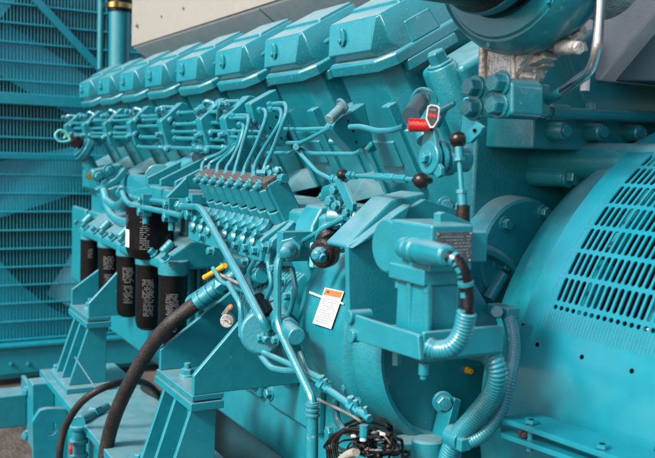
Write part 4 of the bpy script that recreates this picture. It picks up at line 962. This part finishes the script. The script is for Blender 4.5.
bm = nb(); cyl(bm, at(329, 236, Y=.60), at(331, 241, Y=.60), .020, seg=20); obj('rubber_seat', bm, 'rubber', t)
# dark side plate under the lever (block between pump and drum)
bm = nb(); prism(bm, [at(x, y, X=-1.19) for x, y in ((322, 207), (352, 203), (352, 262), (330, 272), (312, 285), (306, 262), (312, 225))], -X_*.06); obj('pump_drive_housing', bm, 'cast', ENG, .006)

# ================================================================== red cap, grey sleeve, tag
t = thing('red_capped_valve', at(417, 118, Y=.6), 'grey sleeve with a bright red plastic cap and small black tag', 'valve')
a, b = at(408.5, 125, Y=.58), at(431, 125.5, Y=.60)
bm = nb(); d = (b-a).normalized(); L = (b-a).length; lathe(bm, a, d, [(0, .0065), (.0015, .0085), (L*.94, .0075), (L, .006)], 28); obj('red_cap', bm, 'red', t)
bm = nb(); a = at(411, 116, Y=.62); b = at(421, 101, Y=.66); cyl(bm, a, b, .0115, seg=28, ch=.001); obj('sleeve', bm, 'sleeve', t)
bm = nb(); d = (b-a).normalized(); cyl(bm, a-d*.002, a+d*.010, .0119, seg=28); obj('sleeve_band', bm, 'slate', t)
bm = nb(); tube(bm, [b+d*.002+Vector((.017*math.cos(s), 0, .014*math.sin(s))) for s in [k*.3-.2 for k in range(12)]], .0022, 8); obj('clip_ring', bm, 'teal', t)
T0 = .587
bm = nb(); prism(bm, [at(x, y, Y=T0) for x, y in ((427.5, 106), (431, 104.3), (437, 105.5), (439.5, 108), (438, 120), (433.5, 127.5), (430, 128), (425.5, 119))], Y_*.0012); o = obj('tag_border', bm, 'white', t)
bm = nb(); prism(bm, [at(x, y, Y=T0-.0008) for x, y in ((428.8, 107), (431.4, 105.6), (436.4, 106.6), (438.2, 108.6), (436.8, 119.4), (433, 125.5), (430.5, 126), (427, 118.6))], Y_*.0006); obj('tag_face', bm, 'ink', o)
bm = nb(); prism(bm, [at(x, y, Y=T0-.0014) for x, y in ((427.6, 114.6), (431.6, 112.2), (431.4, 113.6), (436.3, 114.8), (436, 117.6), (431.2, 116.6), (431, 117.8))], Y_*.0004); obj('red_arrow', bm, 'red', o)
bm = nb(); prism(bm, [at(x, y, Y=T0-.0014) for x, y in ((429.6, 108.4), (435.6, 109), (436.2, 110), (435.6, 111), (429.8, 110.4), (429.2, 109.4))], Y_*.0004); obj('grey_mark', bm, 'inkgrey', o)
bm = nb(); a, b = at(436, 113, Y=.61), at(455, 102.5, Y=.62); cyl(bm, a, b, .0055, .0032, seg=14); prism(bm, [at(x, y, Y=.62) for x, y in ((434, 112), (446, 106), (441, 118), (436, 128))], Y_*.006); obj('lever_tip', bm, 'teal', t, .001)

# ================================================================== FOUR-BOLT BLOCK, bare casting, turbo, silver pipe
t = thing('bolted_block', at(492, 98, Y=.72), 'square teal block held by four large hex bolts', 'block')
bm = nb(); p = [at(x, y, Y=.68) for x, y in ((471, 84), (476, 77.5), (508, 78), (512.5, 83), (512, 114), (506, 118), (474, 117), (470.5, 112))]; prism(bm, p, Y_*.05); obj('block_body', bm, 'cast', t, .004, 3)
bm = nb(); a = at(513, 84, Y=.70); b = at(541, 112, Y=.80); box2(bm, a.x-.07, a.x-.012, .73, .775, 1.205, 1.245); obj('block_rear', bm, 'cast', t, .004)
for px, py in ((476, 88), (474.5, 108.5), (501, 84), (499.5, 106)): bolt(t, at(px, py, Y=.679), -Y_+X_*.08, .0115, h=.014)
bm = nb(); lathe(bm, at(490, 95.5, Y=.681), -Y_, [(0, .009), (.0015, .009), (.0015, .005), (-.002, .004)], 20); obj('centre_boss', bm, 'cast', t)
t = thing('bare_casting', at(495, 70, Y=.74), 'unpainted pale aluminium casting between turbo and bolted block', 'casting')
bm = nb(); prism(bm, [at(x, y, Y=.735) for x, y in ((480, 30), (535, 30), (522, 62), (515, 79), (513, 80), (478, 80))], Y_*.05); obj('casting_body', bm, 'alu', t, .004, 3)
bm = nb(); cyl(bm, at(483.5, 40, Y=.733), at(482.5, 80, Y=.733), .006, seg=16); cyl(bm, at(513, 52, Y=.735), at(513.5, 80, Y=.735), .004, seg=12); obj('casting_rib', bm, 'alu', t, .001)
bm = nb(); rr = random.Random(5)
for px, py, r in ((520, 74, .012), (527, 68, .013), (534, 62, .013), (541, 56, .012), (548, 52, .012), (553, 50, .010), (560, 44, .010), (541, 64, .010), (530, 78, .008), (535, 77, .008), (564, 47, .010), (575, 47, .009), (578, 30, .007), (577, 38, .006)):
    p = at(px, py, Y=.77+rr.uniform(-.01, .01)); box(bm, p, r*2.2, r*2, r*1.6, Vector((1, .3, rr.uniform(0, .8))).normalized(), Y_, Vector((-.5, 0, 1)).normalized())
cyl(bm, at(560, 47, Y=.75), at(580, 48, Y=.74), .010, .008, seg=10); cyl(bm, at(576, 18, Y=.78), at(578, 40, Y=.77), .0075, seg=10); cyl(bm, at(518, 76, Y=.745), at(538, 78, Y=.75), .007, seg=8)
obj('casting_lugs', bm, 'alu', t, .003)
TC = Vector((-.83, .70, 1.428))
t = thing('turbocharger', TC+Z_*-.15, 'large round teal compressor housing overhanging at top right', 'turbocharger')
bm = nb(); lathe(bm, TC, Y_, [(.004, .100), (.0, .106), (.0, .128), (.003, .131), (.003, .1335), (-.001, .136), (.006, .141), (.02, .1475), (.035, .149), (.05, .146), (.07, .135), (.085, .115), (.09, .0)], 128); obj('compressor_housing', bm, 'cast', t, ang=30)
bm = nb(); cyl(bm, TC+Vector((.02, .09, -.02)), TC+Vector((.02, .16, -.02)), .075, seg=40, ch=.004); obj('bearing_housing', bm, 'alu', t)
for k in range(10):
    a = R(190+k*18); bolt(t, TC+Vector((.118*math.cos(a), .0005, .139*math.sin(a)))*1.0+Vector((0, .0, 0)), -Y_, .0042, h=.004) if k % 3 == 1 else None
t = thing('intake_hose', TC-Y_*.15, 'wide black rubber intake hose clamped to the round housing', 'hose')
hc = TC+Vector((0, 0, .004))
bm = nb(); lathe(bm, hc-Y_*.29, Y_, [(0, .100), (.25, .100), (.258, .106), (.285, .106), (.288, .103), (.294, .103)], 96); obj('hose_body', bm, 'rubber', t)
bm = nb(); lathe(bm, hc-Y_*.030, Y_, [(0, .1065), (.001, .1080), (.014, .1080), (.015, .1065)], 96); obj('hose_clamp', bm, 'teal', t)
t = thing('bent_tube', at(592, 60, Y=.75), 'polished silver tube bent above the manifold with a teal tip', 'tube')
P_ = [at(x, y, Y=Y) for x, y, Y in ((600, -30, .74), (600, 0, .74), (597, 52, .74), (590, 72, .745), (562, 92, .76), (536, 107, .78))]
pipe('silver_run', P_[:4]+[P_[4]], .0062, 'chrome', t, .03, 18)
bm = nb(); d = (P_[5]-P_[4]).normalized(); cyl(bm, P_[4]-d*.002, P_[5], .0064, seg=18); obj('painted_end', bm, 'teal', t)
bm = nb(); q = at(585, 86, Y=.80); cyl(bm, q+Z_*.01, q-Z_*.006, .006, seg=12); obj('tube_stud', bm, 'grey', t)
# right hand silencer box
t = thing('exhaust_box', (-.6, 1.1, 1.3), 'grey sloped metal box behind the polished silver tube', 'box')
bm = nb(); Yq = .93
p = [at(x, y, Y=Yq) for x, y in ((540, 79), (599, 81), (690, -30), (690, -60), (500, -60), (500, 60))]; prism(bm, p, Y_*.3); obj('box_body', bm, 'grey', t, .004)
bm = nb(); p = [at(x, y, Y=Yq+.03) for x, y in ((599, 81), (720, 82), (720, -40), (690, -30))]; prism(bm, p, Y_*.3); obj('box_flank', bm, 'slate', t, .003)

# ================================================================== conduits lower right, wire bundle
t = thing('corrugated_conduit', at(455, 455, Y=.62), 'thick corrugated teal conduit curving down beside the bracket plate', 'conduit')
corrug('conduit', [at(x, y, Y=Y) for x, y, Y in ((470, 349, .60), (484, 351, .605), (494, 361, .61), (497, 378, .615), (490, 398, .62), (474, 418, .62), (460, 434, .62), (450, 452, .62), (444, 475, .62))], .0115, 'teal', t, .0042)
bm = nb(); p = at(457, 438, Y=.62); cyl(bm, p+Vector((.012, 0, .0)), p-Vector((.012, 0, 0)), .014, seg=14); box(bm, p+Vector((.02, -.006, -.0)), .01, .014, .014); obj('conduit_tie', bm, 'teal', t, .001)
t = thing('thin_conduit', at(500, 400, Y=.66), 'thinner corrugated conduit hanging down along the alternator edge', 'conduit')
corrug('conduit', [at(x, y, Y=Y) for x, y, Y in ((507, 314, .70), (512, 330, .69), (514, 350, .68), (509, 380, .66), (502, 408, .65), (488, 430, .635), (472, 441, .625), (456, 442, .62))], .0078, 'teal', t, .0034)
bm = nb(); p = at(503, 311, Y=.70); box(bm, p, .04, .02, .014); cyl(bm, at(497, 312, Y=.695), at(497, 312, Y=.68), .008, seg=12); obj('conduit_clip', bm, 'teal', t, .002)
# dark machinery between bracket and alternator
bm = nb(); cyl(bm, at(474, 320, Y=.80), at(494, 250, Y=.82), .014, seg=16); cyl(bm, at(488, 300, Y=.80), at(503, 275, Y=.83), .010, seg=16); obj('rear_strut', bm, 'teal', ENG)
bm = nb(); box2(bm, -1.03, -.98, .86, 1.3, .30, .92); obj('flywheel_housing', bm, 'cast', ENG, .01)
bolt(ENG, at(443, 402, X=-.90), X_-Y_*.4, .011, h=.010)
bm = nb(); prism(bm, [at(x, y, X=-.92) for x, y in ((455, 398), (462, 400), (447, 470), (436, 470))], -X_*.03); obj('strut_plate', bm, 'teal', ENG, .002)
bm = nb(); yc = at(470, 371, X=-.95); cyl(bm, yc-X_*.012, yc+X_*.004, .0042, seg=14); cyl(bm, yc-X_*.012, yc-X_*.002, .006, seg=6); tag(obj('yellow_cap', bm, 'yellow', None, .001), 'small yellow cap on the drum end below the actuator tray', 'cap')
for px in (408, 428):
    bm = nb(); cyl(bm, at(px, 438, Y=.66), at(px, 490, Y=.66), .022, seg=20, ch=.003); obj('starter_can', bm, 'cast', ENG)

t = thing('clamp_bar', at(350, 400, Y=.6), 'thin teal clamp bar with nuts slanting under the pale drum', 'bar')
a, b = at(322, 385, Y=.57), at(370, 419, Y=.57)
bm = nb(); cyl(bm, a, b, .0050, seg=12); obj('bar_body', bm, 'teal', t)
for f, r in ((0.02, .010), (.12, .0065), (.66, .009), (.76, .0065), (.95, .0055)):
    p = a.lerp(b, f); bm = nb(); d = (b-a).normalized(); cyl(bm, p-d*.006, p+d*.006, r, seg=6); cyl(bm, p, p+Z_*.014-Y_*.004, r*.6, seg=8); obj('nut', bm, 'teal', t, .0008)
bm = nb(); cyl(bm, at(364, 425, Y=.57), at(364, 440, Y=.57), .006, seg=8); obj('stem', bm, 'teal', t)
pipe('guide_wire', [at(x, y, Y=.59) for x, y in ((318, 399), (353, 416), (362, 422))], .0022, 'steel', t)
pipe('guide_wire', [at(x, y, Y=.60) for x, y in ((336, 400), (336, 418), (343, 430))], .005, 'teal', t)

t = thing('wire_bundle', at(370, 450, Y=.6), 'tangled bundle of brown and black wires at the bottom edge', 'wires')
rr = random.Random(21)
for k in range(30):
    c = (rr.uniform(352, 392), rr.uniform(432, 456)); n = rr.randint(4, 7); a0 = rr.uniform(0, 6.3); R0 = rr.uniform(6, 20)
    pts = []
    for j in range(n):
        a_ = a0+j*rr.uniform(.5, 1.1); pts.append(at(c[0]+R0*1.3*math.cos(a_), c[1]+R0*.75*math.sin(a_), Y=.585+rr.uniform(-.02, .025)))
    bm = nb(); tube(bm, smoothline(pts, 5), rr.choice((.0014, .0018, .0022)), 6)
    obj('wire', bm, rr.choice(('rubber', 'ball', 'rubber', 'rubber', 'ball', 'hose', 'hose', 'rubber', 'steel')), t)
for k in range(6):
    x = 340-k*3.1; pts = [at(x+30, 430+k*1.2, Y=.575), at(x+12, 428+k, Y=.57), at(x, 436+k*2, Y=.57), at(x-3+k, 450, Y=.57), at(x+4, 470, Y=.575)]
    bm = nb(); tube(bm, smoothline(pts, 6), .0016, 6); obj('wire', bm, ('ball', 'rubber', 'hose')[k % 3], t)
for px, py in ((352, 436), (361, 440), (381, 434)):
    bm = nb(); p = at(px, py, Y=.56); cyl(bm, p, p+Vector((.007, 0, .002)), .002, seg=10); obj('wire_end', bm, 'white', t)
t = thing('cloth_plug', at(345, 458, Y=.57), 'cream wrapped connector sticking up at the bottom edge', 'connector')
bm = nb(); tube(bm, smoothline([at(x, y, Y=.565) for x, y in ((334, 474), (340, 462), (348, 455), (356, 452))], 6), .006, 12); obj('wrap', bm, 'beige', t)

# ================================================================== CAMERA, LIGHT, WORLD
cam = bpy.data.cameras.new('camera'); co = bpy.data.objects.new('camera', cam); COL.objects.link(co)
mw = Matrix.Identity(4)
for i in range(3):
    mw[i][0] = CM[i][0]; mw[i][1] = -CM[i][1]; mw[i][2] = -CM[i][2]; mw[i][3] = (0, 0, CZ)[i]
co.matrix_world = mw
cam.sensor_width = 36; cam.lens = 36*F_/W_; cam.clip_start = .02; cam.clip_end = 200
cam.dof.use_dof = True; cam.dof.focus_distance = 1.35; cam.dof.aperture_fstop = 8
scene.camera = co

SD = Vector((.16, -.74, .62)).normalized()      # towards the sun
sun = bpy.data.lights.new('sun', 'SUN'); so = bpy.data.objects.new('sun', sun); COL.objects.link(so)
sun.energy = 1.5; sun.angle = R(11); sun.color = (1, .97, .92)
so.rotation_euler = SD.to_track_quat('Z', 'Y').to_euler()
w = bpy.data.worlds.new('World'); scene.world = w; w.use_nodes = True
nt = w.node_tree; bg = nt.nodes['Background']; sk = nt.nodes.new('ShaderNodeTexSky'); sk.sky_type = 'NISHITA'; sk.sun_disc = False
sk.sun_elevation = math.asin(SD.z); sk.sun_rotation = math.atan2(SD.x, SD.y)
sk.air_density = 1.0; sk.dust_density = 3.0; sk.ozone_density = 1.0
nt.links.new(sk.outputs[0], bg.inputs[0]); bg.inputs[1].default_value = .07
scene.view_settings.view_transform = 'Standard'; scene.view_settings.look = 'None'; scene.view_settings.gamma = 1
scene.view_settings.exposure = 2.15
scene.render.engine = 'CYCLES'; scene.cycles.use_denoising = True
scene.cycles.max_bounces = 8
